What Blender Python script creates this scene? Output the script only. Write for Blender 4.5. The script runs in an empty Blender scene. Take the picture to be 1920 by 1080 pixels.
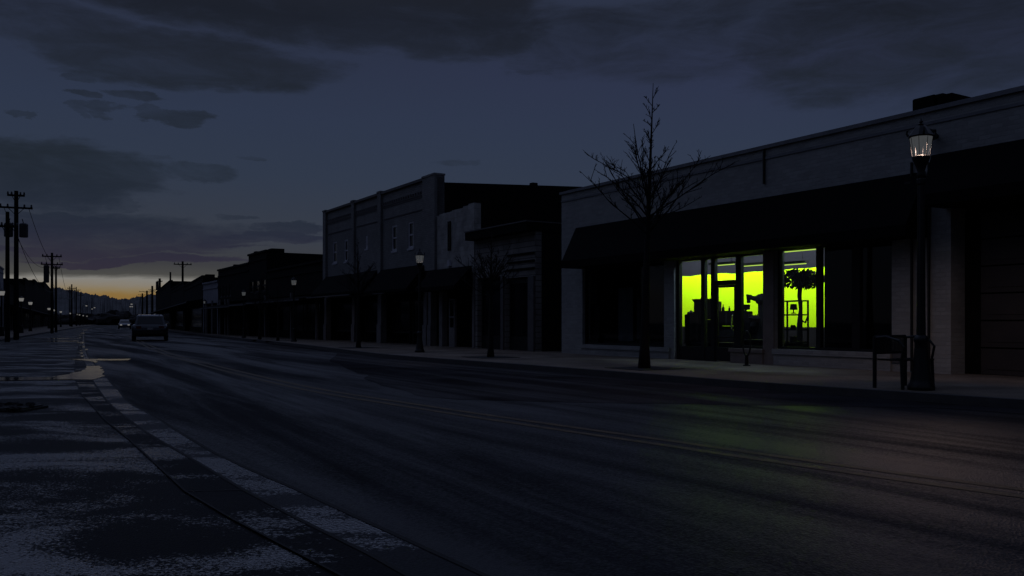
import bpy, bmesh, math, random
from mathutils import Vector, Matrix, noise as mnoise
random.seed(7)
R = math.radians
scene = bpy.context.scene
COL = scene.collection
# ------------------------------------------------------------------ camera
F, HY, CX, EYE = 1600.0, 604.0, 960.0, 1.15     # focal length in photo pixels, horizon row, eye height in metres
cd = bpy.data.cameras.new('camera'); cam = bpy.data.objects.new('camera', cd); COL.objects.link(cam)
cam.location = (0, 0, EYE); cam.rotation_euler = (R(90), 0, 0)
cd.sensor_width = 36; cd.lens = 36 * F / 1920; cd.shift_y = (HY - 540) / 1920
cd.clip_start = .1; cd.clip_end = 6000
scene.camera = cam

def G(x, y, z=0.0):
    """point of the level z seen at photo position x, y"""
    Y = F * (EYE - z) / (y - HY)
    return Vector(((x - CX) / F * Y, Y, z))
def AT(x, y, Y):
    return Vector(((x - CX) / F * Y, Y, EYE + (HY - y) / F * Y))

# ------------------------------------------------------------------ materials
def newmat(name):
    m = bpy.data.materials.new(name); m.use_nodes = True
    nt = m.node_tree; p = nt.nodes['Principled BSDF']
    return m, nt, p
def mat(name, col, rough=.6, metal=0., var=.25, scale=3., bump=0., bscale=40., brick=None, spec=.5, stretch=None, emit=None, coat=0.):
    """a surface whose colour and roughness wander with a noise; optional brick / board courses"""
    m, nt, p = newmat(name); N = nt.nodes; L = nt.links
    tc = N.new('ShaderNodeTexCoord'); vec = tc.outputs['Object']
    if stretch:
        mp = N.new('ShaderNodeMapping'); mp.inputs['Scale'].default_value = stretch
        L.new(vec, mp.inputs[0]); nvec = mp.outputs[0]
    else: nvec = vec
    no = N.new('ShaderNodeTexNoise'); no.inputs['Scale'].default_value = scale; no.inputs['Detail'].default_value = 5
    no.inputs['Roughness'].default_value = .65
    L.new(nvec, no.inputs['Vector'])
    mr = N.new('ShaderNodeMapRange'); mr.inputs[1].default_value = .25; mr.inputs[2].default_value = .75
    mr.inputs[3].default_value = 1 - var; mr.inputs[4].default_value = 1 + var
    L.new(no.outputs['Fac'], mr.inputs[0])
    mx = N.new('ShaderNodeVectorMath'); mx.operation = 'SCALE'
    L.new(mr.outputs[0], mx.inputs['Scale'])
    hsock = None
    if brick:
        w, h, mort, dark = brick
        sp = N.new('ShaderNodeSeparateXYZ'); L.new(vec, sp.inputs[0])
        ad = N.new('ShaderNodeMath'); ad.operation = 'ADD'; L.new(sp.outputs[0], ad.inputs[0]); L.new(sp.outputs[1], ad.inputs[1])
        cb = N.new('ShaderNodeCombineXYZ'); L.new(ad.outputs[0], cb.inputs[0]); L.new(sp.outputs[2], cb.inputs[1])
        br = N.new('ShaderNodeTexBrick'); br.inputs['Scale'].default_value = 1
        br.inputs['Brick Width'].default_value = w; br.inputs['Row Height'].default_value = h
        br.inputs['Mortar Size'].default_value = mort; br.inputs['Mortar Smooth'].default_value = .3
        br.inputs['Color1'].default_value = (*col, 1); br.inputs['Color2'].default_value = (*[c * .8 for c in col], 1)
        br.inputs['Mortar'].default_value = (*[c * dark for c in col], 1)
        L.new(cb.outputs[0], br.inputs['Vector']); L.new(br.outputs['Color'], mx.inputs[0]); hsock = br.outputs['Fac']
    else: mx.inputs[0].default_value = col
    L.new(mx.outputs[0], p.inputs['Base Color'])
    p.inputs['Metallic'].default_value = metal
    p.inputs['Specular IOR Level'].default_value = spec
    p.inputs['Coat Weight'].default_value = coat
    rr = N.new('ShaderNodeMapRange'); rr.inputs[3].default_value = max(.02, rough - .12); rr.inputs[4].default_value = min(1, rough + .12)
    L.new(no.outputs['Fac'], rr.inputs[0]); L.new(rr.outputs[0], p.inputs['Roughness'])
    last = None
    if hsock is not None:
        b = N.new('ShaderNodeBump'); b.invert = True; b.inputs['Strength'].default_value = .8; b.inputs['Distance'].default_value = .012
        L.new(hsock, b.inputs['Height']); last = b
    if bump:
        n2 = N.new('ShaderNodeTexNoise'); n2.inputs['Scale'].default_value = bscale; n2.inputs['Detail'].default_value = 4
        L.new(vec, n2.inputs['Vector'])
        b = N.new('ShaderNodeBump'); b.inputs['Strength'].default_value = bump; b.inputs['Distance'].default_value = .02
        L.new(n2.outputs['Fac'], b.inputs['Height'])
        if last: L.new(last.outputs[0], b.inputs['Normal'])
        last = b
    if last: L.new(last.outputs[0], p.inputs['Normal'])
    if emit:
        p.inputs['Emission Color'].default_value = (*emit[0], 1); p.inputs['Emission Strength'].default_value = emit[1]
    return m
def glass(name, tint=(.9, .93, .95), dark=0.):
    m = bpy.data.materials.new(name); m.use_nodes = True; nt = m.node_tree; N = nt.nodes; L = nt.links
    N.clear(); out = N.new('ShaderNodeOutputMaterial')
    tr = N.new('ShaderNodeBsdfTransparent'); tr.inputs[0].default_value = (*tint, 1)
    gl = N.new('ShaderNodeBsdfGlossy'); gl.inputs['Roughness'].default_value = .03; gl.inputs['Color'].default_value = (.8, .85, .9, 1)
    fr = N.new('ShaderNodeFresnel'); fr.inputs[0].default_value = 1.45
    no = N.new('ShaderNodeTexNoise'); no.inputs['Scale'].default_value = .8
    b = N.new('ShaderNodeBump'); b.inputs['Strength'].default_value = .05; b.inputs['Distance'].default_value = .05
    L.new(no.outputs['Fac'], b.inputs['Height']); L.new(b.outputs[0], gl.inputs['Normal'])
    geo = N.new('ShaderNodeNewGeometry'); inv = N.new('ShaderNodeMath'); inv.operation = 'SUBTRACT'; inv.inputs[0].default_value = 1; L.new(geo.outputs['Backfacing'], inv.inputs[1])
    ff = N.new('ShaderNodeMath'); ff.operation = 'MULTIPLY'; L.new(fr.outputs[0], ff.inputs[0]); L.new(inv.outputs[0], ff.inputs[1])
    mx = N.new('ShaderNodeMixShader'); L.new(ff.outputs[0], mx.inputs[0]); L.new(tr.outputs[0], mx.inputs[1]); L.new(gl.outputs[0], mx.inputs[2])
    L.new(mx.outputs[0], out.inputs[0]); return m
def lampglass(name, col, strength, clear=.45):
    m = bpy.data.materials.new(name); m.use_nodes = True; nt = m.node_tree; N = nt.nodes; L = nt.links
    N.clear(); out = N.new('ShaderNodeOutputMaterial')
    tr = N.new('ShaderNodeBsdfTransparent'); em = N.new('ShaderNodeEmission')
    em.inputs[0].default_value = (*col, 1); em.inputs[1].default_value = strength / (1 - clear)
    mx = N.new('ShaderNodeMixShader'); mx.inputs[0].default_value = 1 - clear
    L.new(tr.outputs[0], mx.inputs[1]); L.new(em.outputs[0], mx.inputs[2]); L.new(mx.outputs[0], out.inputs[0]); return m
def emis(name, col, s):
    m = bpy.data.materials.new(name); m.use_nodes = True; nt = m.node_tree; N = nt.nodes; N.clear()
    out = N.new('ShaderNodeOutputMaterial'); em = N.new('ShaderNodeEmission'); em.inputs[0].default_value = (*col, 1); em.inputs[1].default_value = s
    nt.links.new(em.outputs[0], out.inputs[0]); return m

def wet(name, base, r_lo, r_hi, mscale, mstretch, grain, gstr, ang=0., lo=.42, hi=.6, spec=(.12, .62), gdist=.012, speck=0., ior=1.5, gain=1., spot=None):
    """wet paving: a blotchy film of water smooths the stones in places and leaves them rough in others"""
    m, nt, p = newmat(name); N = nt.nodes; L = nt.links
    tc = N.new('ShaderNodeTexCoord')
    mp = N.new('ShaderNodeMapping'); mp.vector_type = 'TEXTURE'; mp.inputs['Rotation'].default_value = (0, 0, -ang); mp.inputs['Scale'].default_value = [1 / q for q in mstretch]
    L.new(tc.outputs['Object'], mp.inputs[0])
    no = N.new('ShaderNodeTexNoise'); no.inputs['Scale'].default_value = mscale; no.inputs['Detail'].default_value = 6; no.inputs['Roughness'].default_value = .6
    no.inputs['Distortion'].default_value = .6
    L.new(mp.outputs[0], no.inputs['Vector'])
    mk = N.new('ShaderNodeMapRange'); mk.interpolation_type = 'SMOOTHSTEP'; mk.inputs[1].default_value = lo; mk.inputs[2].default_value = hi
    p.inputs['IOR'].default_value = ior
    vs_ = N.new('ShaderNodeTexVoronoi'); vs_.inputs['Scale'].default_value = grain * 1.15; L.new(tc.outputs['Object'], vs_.inputs['Vector'])
    ns_ = N.new('ShaderNodeTexNoise'); ns_.inputs['Scale'].default_value = grain * .5; ns_.inputs['Detail'].default_value = 3; L.new(tc.outputs['Object'], ns_.inputs['Vector'])
    sx = N.new('ShaderNodeSeparateColor'); L.new(vs_.outputs['Color'], sx.inputs[0])
    av = N.new('ShaderNodeMath'); av.operation = 'MULTIPLY_ADD'; L.new(sx.outputs[0], av.inputs[0]); av.inputs[1].default_value = .5; L.new(ns_.outputs['Fac'], av.inputs[2])
    sk = N.new('ShaderNodeMath'); sk.operation = 'MULTIPLY_ADD'; L.new(av.outputs[0], sk.inputs[0]); sk.inputs[1].default_value = speck; sk.inputs[2].default_value = -.75 * speck
    sa = N.new('ShaderNodeMath'); sa.operation = 'ADD'; gn = N.new('ShaderNodeMath'); gn.operation = 'MULTIPLY_ADD'; L.new(no.outputs['Fac'], gn.inputs[0]); gn.inputs[1].default_value = gain; gn.inputs[2].default_value = .5 - .5 * gain; L.new(gn.outputs[0], sa.inputs[0]); L.new(sk.outputs[0], sa.inputs[1])
    if spot:      # a place where water has gathered on the road
        dv = N.new('ShaderNodeVectorMath'); dv.operation = 'MULTIPLY_ADD'; L.new(tc.outputs['Object'], dv.inputs[0])
        dv.inputs[1].default_value = (1 / spot[2], 1 / spot[3], 0); dv.inputs[2].default_value = (-spot[0] / spot[2], -spot[1] / spot[3], 0)
        dl = N.new('ShaderNodeVectorMath'); dl.operation = 'LENGTH'; L.new(dv.outputs[0], dl.inputs[0])
        dm = N.new('ShaderNodeMapRange'); dm.interpolation_type = 'SMOOTHSTEP'; dm.inputs[1].default_value = 1.; dm.inputs[2].default_value = .2; dm.inputs[3].default_value = 0; dm.inputs[4].default_value = spot[4]
        L.new(dl.outputs['Value'], dm.inputs[0]); s2 = N.new('ShaderNodeMath'); s2.operation = 'ADD'; L.new(sa.outputs[0], s2.inputs[0]); L.new(dm.outputs[0], s2.inputs[1]); sa = s2
        r_extra = dm
    L.new(sa.outputs[0], mk.inputs[0]); mask = mk.outputs[0]
    r = N.new('ShaderNodeMapRange'); r.inputs[3].default_value = r_hi; r.inputs[4].default_value = r_lo
    L.new(mask, r.inputs[0]); rs_ = r.outputs[0]
    if spot:
        q_ = N.new('ShaderNodeMath'); q_.operation = 'MULTIPLY_ADD'; q_.use_clamp = True; L.new(r_extra.outputs[0], q_.inputs[0]); q_.inputs[1].default_value = -.85; q_.inputs[2].default_value = 1
        q2 = N.new('ShaderNodeMath'); q2.operation = 'MULTIPLY'; L.new(rs_, q2.inputs[0]); L.new(q_.outputs[0], q2.inputs[1]); rs_ = q2.outputs[0]
    L.new(rs_, p.inputs['Roughness'])
    s = N.new('ShaderNodeMapRange'); s.inputs[3].default_value = spec[0]; s.inputs[4].default_value = spec[1]
    L.new(mask, s.inputs[0]); L.new(s.outputs[0], p.inputs['Specular IOR Level'])
    vo = N.new('ShaderNodeTexVoronoi'); vo.inputs['Scale'].default_value = grain
    L.new(tc.outputs['Object'], vo.inputs['Vector'])
    n2 = N.new('ShaderNodeTexNoise'); n2.inputs['Scale'].default_value = grain * .55; n2.inputs['Detail'].default_value = 5; n2.inputs['Roughness'].default_value = .7
    L.new(tc.outputs['Object'], n2.inputs['Vector'])
    ad = N.new('ShaderNodeMath'); ad.operation = 'ADD'; L.new(vo.outputs['Distance'], ad.inputs[0]); L.new(n2.outputs['Fac'], ad.inputs[1])
    b = N.new('ShaderNodeBump'); b.inputs['Strength'].default_value = gstr; b.inputs['Distance'].default_value = gdist
    L.new(ad.outputs[0], b.inputs['Height']); L.new(b.outputs[0], p.inputs['Normal'])
    n3 = N.new('ShaderNodeTexNoise'); n3.inputs['Scale'].default_value = .7; n3.inputs['Detail'].default_value = 7
    L.new(tc.outputs['Object'], n3.inputs['Vector'])
    c = N.new('ShaderNodeMapRange'); c.inputs[1].default_value = .3; c.inputs[2].default_value = .7; c.inputs[3].default_value = .6; c.inputs[4].default_value = 1.4
    L.new(n3.outputs['Fac'], c.inputs[0])
    c2 = N.new('ShaderNodeMapRange'); c2.inputs[1].default_value = .0; c2.inputs[2].default_value = .8; c2.inputs[3].default_value = 1.5; c2.inputs[4].default_value = .6
    L.new(vo.outputs['Distance'], c2.inputs[0])
    mu = N.new('ShaderNodeMath'); mu.operation = 'MULTIPLY'; L.new(c.outputs[0], mu.inputs[0]); L.new(c2.outputs[0], mu.inputs[1])
    sc = N.new('ShaderNodeVectorMath'); sc.operation = 'SCALE'; sc.inputs[0].default_value = base; L.new(mu.outputs[0], sc.inputs['Scale'])
    L.new(sc.outputs[0], p.inputs['Base Color'])
    return m

ROADANG = R(30)
M = dict(
 ground=mat('dark_earth', (.03, .028, .025), .95, scale=.3, var=.4),
 road=wet('wet_asphalt_road', (.018, .0185, .0215), .34, .62, .9, (1.0, .07, 1), 60, .45, R(-31), .38, .66, spec=(.02, .20), speck=.16),
 lane=wet('wet_coarse_asphalt', (.006, .0064, .008), .05, .6, .95, (.6, 1.0, 1), 78, .5, .12, .52, .70, spec=(.02, .95), gdist=.013, speck=.50, ior=2.3, gain=1.9),
 gutter=wet('wet_concrete_gutter', (.022, .023, .027), .07, .55, 1.1, (.5, 1.3, 1), 52, .5, 0, .49, .6, spec=(.03, .9), gdist=.014, speck=.42, ior=2.2, gain=1.7),
 dry=wet('damp_kerbside_asphalt', (.033, .032, .035), .5, .75, .9, (1.0, .07, 1), 60, .4, R(-31), .46, .66, spec=(.0, .06), speck=.1),
 slab=wet('dark_concrete_slab', (.011, .0112, .013), .1, .7, 1.0, (.5, 1.3, 1), 52, .4, 0, .57, .68, spec=(.03, .8), speck=.36, ior=2., gain=1.5),
 walk=wet('sidewalk_concrete', (.175, .145, .115), .42, .75, .5, (.7, 1., 1), 70, .3, 0, .5, .8),
 kerb=mat('kerb_concrete', (.05, .047, .045), .8, scale=4, var=.35, bump=.4),
 joint=mat('paving_joint', (.006, .006, .006), .9),
 water=mat('standing_water', (.004, .004, .005), .10, var=.1, spec=.6),
 yellow=mat('worn_yellow_paint', (.09, .066, .035), .5, scale=5, var=.8, bump=.5, bscale=60, spec=.12),
 white=mat('worn_white_paint', (.12, .12, .12), .5, scale=5, var=.8),
 hill=mat('hazed_wooded_hillside', (.15, .15, .15), 1., scale=.05, var=.4, spec=0),  # woods lightened: distance haze is put into the base colour
 wallwhite=mat('painted_brick_pale', (.29, .295, .29), .7, scale=.9, var=.22, brick=(.22, .085, .008, .93), bump=.2, bscale=25),
 coping=mat('pale_coping', (.15, .155, .17), .7, var=.3),
 awning=mat('black_awning_canvas', (.0035, .0035, .004), .95, var=.4, scale=2, spec=.1, bump=.3, bscale=6),
 frame=mat('dark_bronze_frame', (.006, .006, .007), .5, spec=.3),
 tan=mat('tan_stone_pier', (.17, .14, .125), .75, scale=3, bump=.3),
 black=mat('black_iron', (.006, .006, .007), .45, spec=.35, bump=.1),
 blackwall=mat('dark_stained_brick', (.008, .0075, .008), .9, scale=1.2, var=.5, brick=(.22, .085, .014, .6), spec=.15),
 brickgrey=mat('grey_brick', (.20, .20, .20), .8, scale=.8, var=.3, brick=(.22, .085, .012, .7), bump=.25, bscale=20),
 brickgrey2=mat('grey_rough_brick', (.34, .335, .32), .8, scale=1.5, var=.45, brick=(.40, .2, .012, .8), bump=.3, bscale=8),
 siding=mat('weathered_siding', (.20, .19, .18), .8, scale=1.5, var=.45, brick=(2.2, .2, .016, .3), bump=.3, bscale=9),
 trim=mat('faded_trim', (.075, .072, .075), .7, var=.4, scale=4),
 stonepost=mat('pale_post', (.16, .15, .15), .7, var=.35, scale=4),
 sash=mat('pale_window_sash', (.42, .42, .46), .6, var=.3, scale=5),
 dglass=mat('dark_window_glass', (.004, .004, .006), .12, var=.1, spec=.45),
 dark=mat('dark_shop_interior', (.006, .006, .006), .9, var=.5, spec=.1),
 garage=mat('garage_door_brown', (.022, .018, .018), .7, var=.4, scale=2),
 lime=mat('lime_overlit_wall', (.53, .93, .003), .9, var=.04, scale=2, spec=.1),  # lime stands in for the blown-out brightness of the lit wall
 slate=mat('slate_lamp_falloff', (.012, .013, .018), .9, var=.2, scale=1, spec=.1),  # dark tone above the lime puts the lamps' fall-off into the colour
 floorin=mat('shop_floor', (.05, .05, .055), .5, var=.3),
 inner=mat('charcoal_plastic', (.006, .006, .008), .85, var=.4, spec=.12),
 inner2=mat('dark_card', (.012, .011, .012), .9, var=.4, spec=.08),
 inner3=mat('grey_cloth', (.03, .03, .036), .9, var=.4, spec=.08),
 bark=mat('dark_wet_bark', (.010, .0085, .008), .85, scale=8, var=.5, bump=.5, bscale=30, spec=.25),
 wood=mat('tarred_pole_wood', (.009, .0085, .009), .9, scale=5, var=.5, spec=.1),
 grey=mat('grey_transformer_tank', (.02, .021, .025), .6, var=.3),
 pale=mat('pale_stucco', (.24, .24, .27), .8, var=.35, scale=1),
 paintdark=mat('dark_car_paint', (.05, .055, .065), .25, .7, var=.1, spec=.6, coat=.5),
 rubber=mat('tyre_rubber', (.01, .01, .01), .9),
 rim=mat('wheel_alloy', (.2, .2, .21), .35, metal=.8),
 carglass=mat('car_glass', (.006, .007, .009), .06, spec=.6, var=.05),
 tail=mat('tail_lamp_lens', (.08, .006, .006), .25),
 plate=mat('licence_plate', (.3, .3, .3), .5),
 chrome=mat('chrome_trim', (.5, .5, .52), .15, metal=1.),
 glass=glass('shop_glass'),
 lampglass=lampglass('lit_lantern_glass', (.92, .98, 1.05), .034),
 farlamp=emis('lit_lantern_far', (1., .97, .93), .15),
 headlight=emis('headlight_lit', (1., .98, .95), .22),
 tube=emis('fluorescent_tube', (.72, 1., .12), .9),
 signalg=mat('grey_signal_box', (.03, .03, .033), .6),
)

# ------------------------------------------------------------------ mesh builder
class MB:
    def __init__(s): s.v = []; s.f = []; s.mi = []; s.cur = 0; s.smooth = []; s.sm = False
    def add(s, vs, fs):
        o = len(s.v); s.v += [tuple(v) for v in vs]
        for f in fs: s.f.append([o + i for i in f]); s.mi.append(s.cur); s.smooth.append(s.sm)
    def box(s, x0, x1, y0, y1, z0, z1):
        s.hexa([(x0, y0, z0), (x1, y0, z0), (x1, y1, z0), (x0, y1, z0), (x0, y0, z1), (x1, y0, z1), (x1, y1, z1), (x0, y1, z1)])
    def hexa(s, p): s.add(p, [(3, 2, 1, 0), (4, 5, 6, 7), (0, 1, 5, 4), (1, 2, 6, 5), (2, 3, 7, 6), (3, 0, 4, 7)])
    def bevbox(s, x0, x1, y0, y1, z0, z1, b=.02):
        bm = bmesh.new(); bmesh.ops.create_cube(bm, size=1)
        for v in bm.verts: v.co = Vector(((x0 + x1) / 2 + v.co.x * (x1 - x0), (y0 + y1) / 2 + v.co.y * (y1 - y0), (z0 + z1) / 2 + v.co.z * (z1 - z0)))
        bmesh.ops.bevel(bm, geom=bm.edges[:], offset=b, segments=2, affect='EDGES')
        bm.verts.index_update(); s.add([v.co for v in bm.verts], [[v.index for v in f.verts] for f in bm.faces]); bm.free()
    def prism(s, poly, z0, z1, tf=lambda a, b, c: (a, b, c)):
        n = len(poly); vs = [tf(a, b, z0) for a, b in poly] + [tf(a, b, z1) for a, b in poly]
        s.add(vs, [list(range(n))[::-1], list(range(n, 2 * n))] + [(i, (i + 1) % n, n + (i + 1) % n, n + i) for i in range(n)])
    def tube(s, pts, rad, n=8, cap=True):
        pts = [Vector(p) for p in pts]
        if not isinstance(rad, (list, tuple)): rad = [rad] * len(pts)
        vs = []; fs = []; up = None
        for i, p in enumerate(pts):
            t = (pts[min(i + 1, len(pts) - 1)] - pts[max(i - 1, 0)]).normalized()
            if up is None: up = Vector((0, 0, 1)) if abs(t.z) < .9 else Vector((1, 0, 0))
            a = t.cross(up).normalized(); b = a.cross(t).normalized(); up = b
            for k in range(n):
                an = 2 * math.pi * k / n; vs.append(p + (a * math.cos(an) + b * math.sin(an)) * rad[i])
        for i in range(len(pts) - 1):
            for k in range(n):
                k2 = (k + 1) % n; fs.append((i * n + k, i * n + k2, (i + 1) * n + k2, (i + 1) * n + k))
        if cap: fs.append(tuple(range(n))[::-1]); fs.append(tuple(range((len(pts) - 1) * n, len(pts) * n)))
        s.add(vs, fs)
    def lathe(s, prof, n=16, c=(0, 0, 0), rot=0.):
        vs = []; fs = []
        for r, z in prof:
            for k in range(n):
                an = 2 * math.pi * k / n + rot; vs.append((c[0] + r * math.cos(an), c[1] + r * math.sin(an), c[2] + z))
        for i in range(len(prof) - 1):
            for k in range(n):
                k2 = (k + 1) % n; fs.append((i * n + k, i * n + k2, (i + 1) * n + k2, (i + 1) * n + k))
        fs.append(tuple(range(n))[::-1]); fs.append(tuple(range((len(prof) - 1) * n, len(prof) * n)))
        s.add(vs, fs)
    def blob(s, c, r, seed=0, k=.25):
        bm = bmesh.new(); bmesh.ops.create_icosphere(bm, subdivisions=2, radius=1)
        for v in bm.verts:
            d = 1 + k * mnoise.noise(v.co * 1.7 + Vector((seed, seed * .3, 0)))
            v.co = Vector((c[0] + v.co.x * r[0] * d, c[1] + v.co.y * r[1] * d, c[2] + v.co.z * r[2] * d))
        s.add([v.co for v in bm.verts], [[v.index for v in f.verts] for f in bm.faces]); bm.free()
    def build(s, name, m, parent=None, kind=None, smooth=False):
        me = bpy.data.meshes.new(name); me.from_pydata(s.v, [], s.f)
        ms = m if isinstance(m, (list, tuple)) else [m]
        for x in ms: me.materials.append(x)
        for i, p in enumerate(me.polygons): p.material_index = s.mi[i]; p.use_smooth = smooth or s.smooth[i]
        bm = bmesh.new(); bm.from_mesh(me); bmesh.ops.recalc_face_normals(bm, faces=bm.faces[:]); bm.to_mesh(me); bm.free()
        o = bpy.data.objects.new(name, me); COL.objects.link(o)
        if parent: o.parent = parent
        if kind: o['kind'] = kind
        return o
def tag(o, label, cat, group=None):
    o['label'] = label; o['category'] = cat
    if group: o['group'] = group
    return o
def empty(name, loc=(0, 0, 0), rz=0., label=None, cat=None, group=None):
    o = bpy.data.objects.new(name, None); COL.objects.link(o); o.location = loc; o.rotation_euler = (0, 0, rz); o.empty_display_size = .2
    if label: tag(o, label, cat, group)
    return o
def copy_tree(o, parent=None):
    c = o.copy(); COL.objects.link(c)
    if parent: c.parent = parent
    for ch in list(o.children): copy_tree(ch, c)
    return c

# ------------------------------------------------------------------ frames along the street
class Frame:
    """local x runs along a facade, local y into the building, z up"""
    def __init__(s, P, Q):
        s.P = Vector((P[0], P[1], 0)); s.d = (Vector((Q[0], Q[1], 0)) - s.P).normalized()
        s.n = Vector((-s.d.y, s.d.x, 0)); s.rz = math.atan2(s.d.y, s.d.x)
    def hit(s, x, v=0.):
        r = Vector(((x - CX) / F, 1, 0)); t = (s.P.dot(s.n) + v) / r.dot(s.n); return r * t
    def u(s, x, v=0.): return (s.hit(x, v) - s.P).dot(s.d)
    def z(s, x, y, v=0.): return EYE + (HY - y) / F * s.hit(x, v).y
    def vdep(s, x, u):
        """depth behind the facade at which the line of sight x meets the plane of constant u"""
        r = Vector(((x - CX) / F, 1, 0)); t = (s.P.dot(s.d) + u) / r.dot(s.d); return (r * t - s.P).dot(s.n)
    def w(s, u, v=0., z=0.): return s.P + s.d * u + s.n * v + Vector((0, 0, z))
    def off(s, P, rz=None): pass

def wall(mb, u0, u1, z0, z1, v0, v1, ops):
    """a wall panel with rectangular openings"""
    us = sorted({u0, u1, *[min(max(o[0], u0), u1) for o in ops], *[min(max(o[1], u0), u1) for o in ops]})
    for a, b in zip(us[:-1], us[1:]):
        m = (a + b) / 2; cuts = sorted((o[2], o[3]) for o in ops if o[0] < m < o[1]); z = z0
        for c0, c1 in cuts:
            if c0 > z + 1e-4: mb.box(a, b, v0, v1, z, c0)
            z = max(z, c1)
        if z < z1 - 1e-4: mb.box(a, b, v0, v1, z, z1)

SW = .13     # pavement level
WF = Frame(G(1053, 662, SW), G(1783, 702, SW))       # the pale corner building's front
LF = Frame((-46.5, 75), (-110, 200))                 # fronts across the street

# ================================================================== SETTING
def sheet(name, poly, z, m):
    mb = MB(); mb.add([(p[0], p[1], z) for p in poly], [list(range(len(poly)))]); o = mb.build(name, m, kind='structure')
    return o
mb = MB(); mb.add([(-2500, -300, 0), (2500, -300, 0), (2500, 3500, 0), (-2500, 3500, 0)], [(0, 1, 2, 3)]); mb.build('ground', M['ground'], kind='structure')

def smooth_line(pts, n=8):
    """Catmull-Rom through ground points"""
    out = []; P = [pts[0]] + list(pts) + [pts[-1]]
    for i in range(1, len(P) - 2):
        for k in range(n):
            t = k / n; a, b, c, d = P[i - 1], P[i], P[i + 1], P[i + 2]
            out.append(.5 * ((2 * b) + (c - a) * t + (2 * a - 5 * b + 4 * c - d) * t * t + (3 * b - a - 3 * c + d) * t ** 3))
    out.append(P[-2]); return out
def strip(mb, L1, L2, z):
    n = len(L1); vs = [(p.x, p.y, z) for p in L1] + [(p.x, p.y, z) for p in L2]
    mb.add(vs, [(i, i + 1, n + i + 1, n + i) for i in range(n - 1)])
def offset_line(L, d):
    out = []
    for i, p in enumerate(L):
        t = (L[min(i + 1, len(L) - 1)] - L[max(i - 1, 0)]); t.z = 0; t.normalize(); out.append(p + Vector((t.y, -t.x, 0)) * d)
    return out

def resample(L, n):
    ds = [0]
    for a, b in zip(L[:-1], L[1:]): ds.append(ds[-1] + (b - a).length)
    out = []
    for k in range(n):
        t = ds[-1] * k / (n - 1); i = 0
        while i < len(ds) - 2 and ds[i + 1] < t: i += 1
        f = (t - ds[i]) / max(1e-6, ds[i + 1] - ds[i]); out.append(L[i].lerp(L[i + 1], f))
    return out
CURB = [G(x, y) for x, y in ((236, 608.2), (262, 612), (300, 618.5), (350, 625.5), (400, 631.5), (470, 640), (560, 650.5), (700, 669.5), (800, 679), (920, 689), (1000, 695.5), (1200, 712.5), (1400, 729.5), (1680, 751), (1920, 769), (2300, 798))]
CURB = smooth_line(CURB, 6)
CENTRE = smooth_line([G(x, y) for x, y in ((240, 628), (270, 645), (317, 665), (380, 682.5), (440, 698), (577, 729.6), (793, 765), (1039, 802), (1268, 835), (1360, 849), (1660, 892), (1850, 918), (2100, 952))], 6)
GUT_R = smooth_line([G(x, y) for x, y in ((158, 619), (160, 650), (175, 680), (205, 715), (245, 755), (300, 790), (400, 850), (540, 915), (700, 990), (890, 1075), (1050, 1150), (1400, 1320))], 6)
GUT_M = smooth_line([G(x, y) for x, y in ((156, 619), (154, 650), (160, 685), (178, 722), (205, 757), (250, 797), (335, 850), (420, 900), (520, 957), (680, 1038), (770, 1085), (900, 1160), (1200, 1320))], 6)
GUT_L = smooth_line([G(x, y) for x, y in ((154, 619), (147, 650), (140, 690), (150, 735), (180, 770), (240, 825), (300, 880), (355, 930), (420, 967), (500, 1010), (645, 1088), (760, 1150), (1000, 1320))], 6)
GUT_R, GUT_M, GUT_L = [resample(q, 140) for q in (GUT_R, GUT_M, GUT_L)]
def rough(L, k):
    return [p + Vector((mnoise.noise(Vector((i * .35, k, 0))), mnoise.noise(Vector((i * .35, k, 7))), 0)) * .035 * min(1, p.y / 8) for i, p in enumerate(L)]
GUT_R, GUT_M, GUT_L = rough(GUT_R, 1), rough(GUT_M, 2), rough(GUT_L, 3)
LCURB = [G(x, y) for x, y in ((-300, 690), (-100, 657), (0, 641), (60, 630), (110, 621), (150, 614), (190, 608.5))]

poly = [p for p in CURB] + [Vector((30, 6, 0)), Vector((30, -8, 0)), Vector((.5, -8, 0))] + [p for p in reversed(GUT_R) if p.y > 1.5]
sheet('road', [(p.x, p.y) for p in poly], .008, M['road'])
poly = [p for p in LCURB] + [p for p in GUT_R] + [Vector((.6, -8, 0)), Vector((-60, -8, 0)), Vector((-60, 10, 0))]
sheet('parking_lane', [(p.x, p.y) for p in poly], .004, M['lane'])
mb = MB(); n = 60; strip(mb, GUT_M, GUT_R, .012); mb.build('gutter', M['gutter'], kind='structure')
mb = MB(); strip(mb, GUT_L, GUT_M, .012); mb.build('gutter_slabs', M['slab'], kind='structure')
mb = MB()
for L, w in ((GUT_R, .016), (GUT_M, .014), (GUT_L, .008)):
    strip(mb, offset_line(L, -w), offset_line(L, w), .016)
for i in range(0, len(GUT_L) - 1):
    p = GUT_L[i]
    if 3 < p.y < 17 and i % 3 == 0:
        q = min(GUT_M, key=lambda a: abs(a.y - p.y - .05)); t = (q - p).normalized(); s = Vector((t.y, -t.x, 0)) * .009
        mb.add([(p + s).to_tuple()[:2] + (.0165,), (q + s).to_tuple()[:2] + (.0165,), (q - s).to_tuple()[:2] + (.0165,), (p - s).to_tuple()[:2] + (.0165,)], [(0, 1, 2, 3)])
mb.build('gutter_joints', M['joint'], kind='structure')
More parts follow.
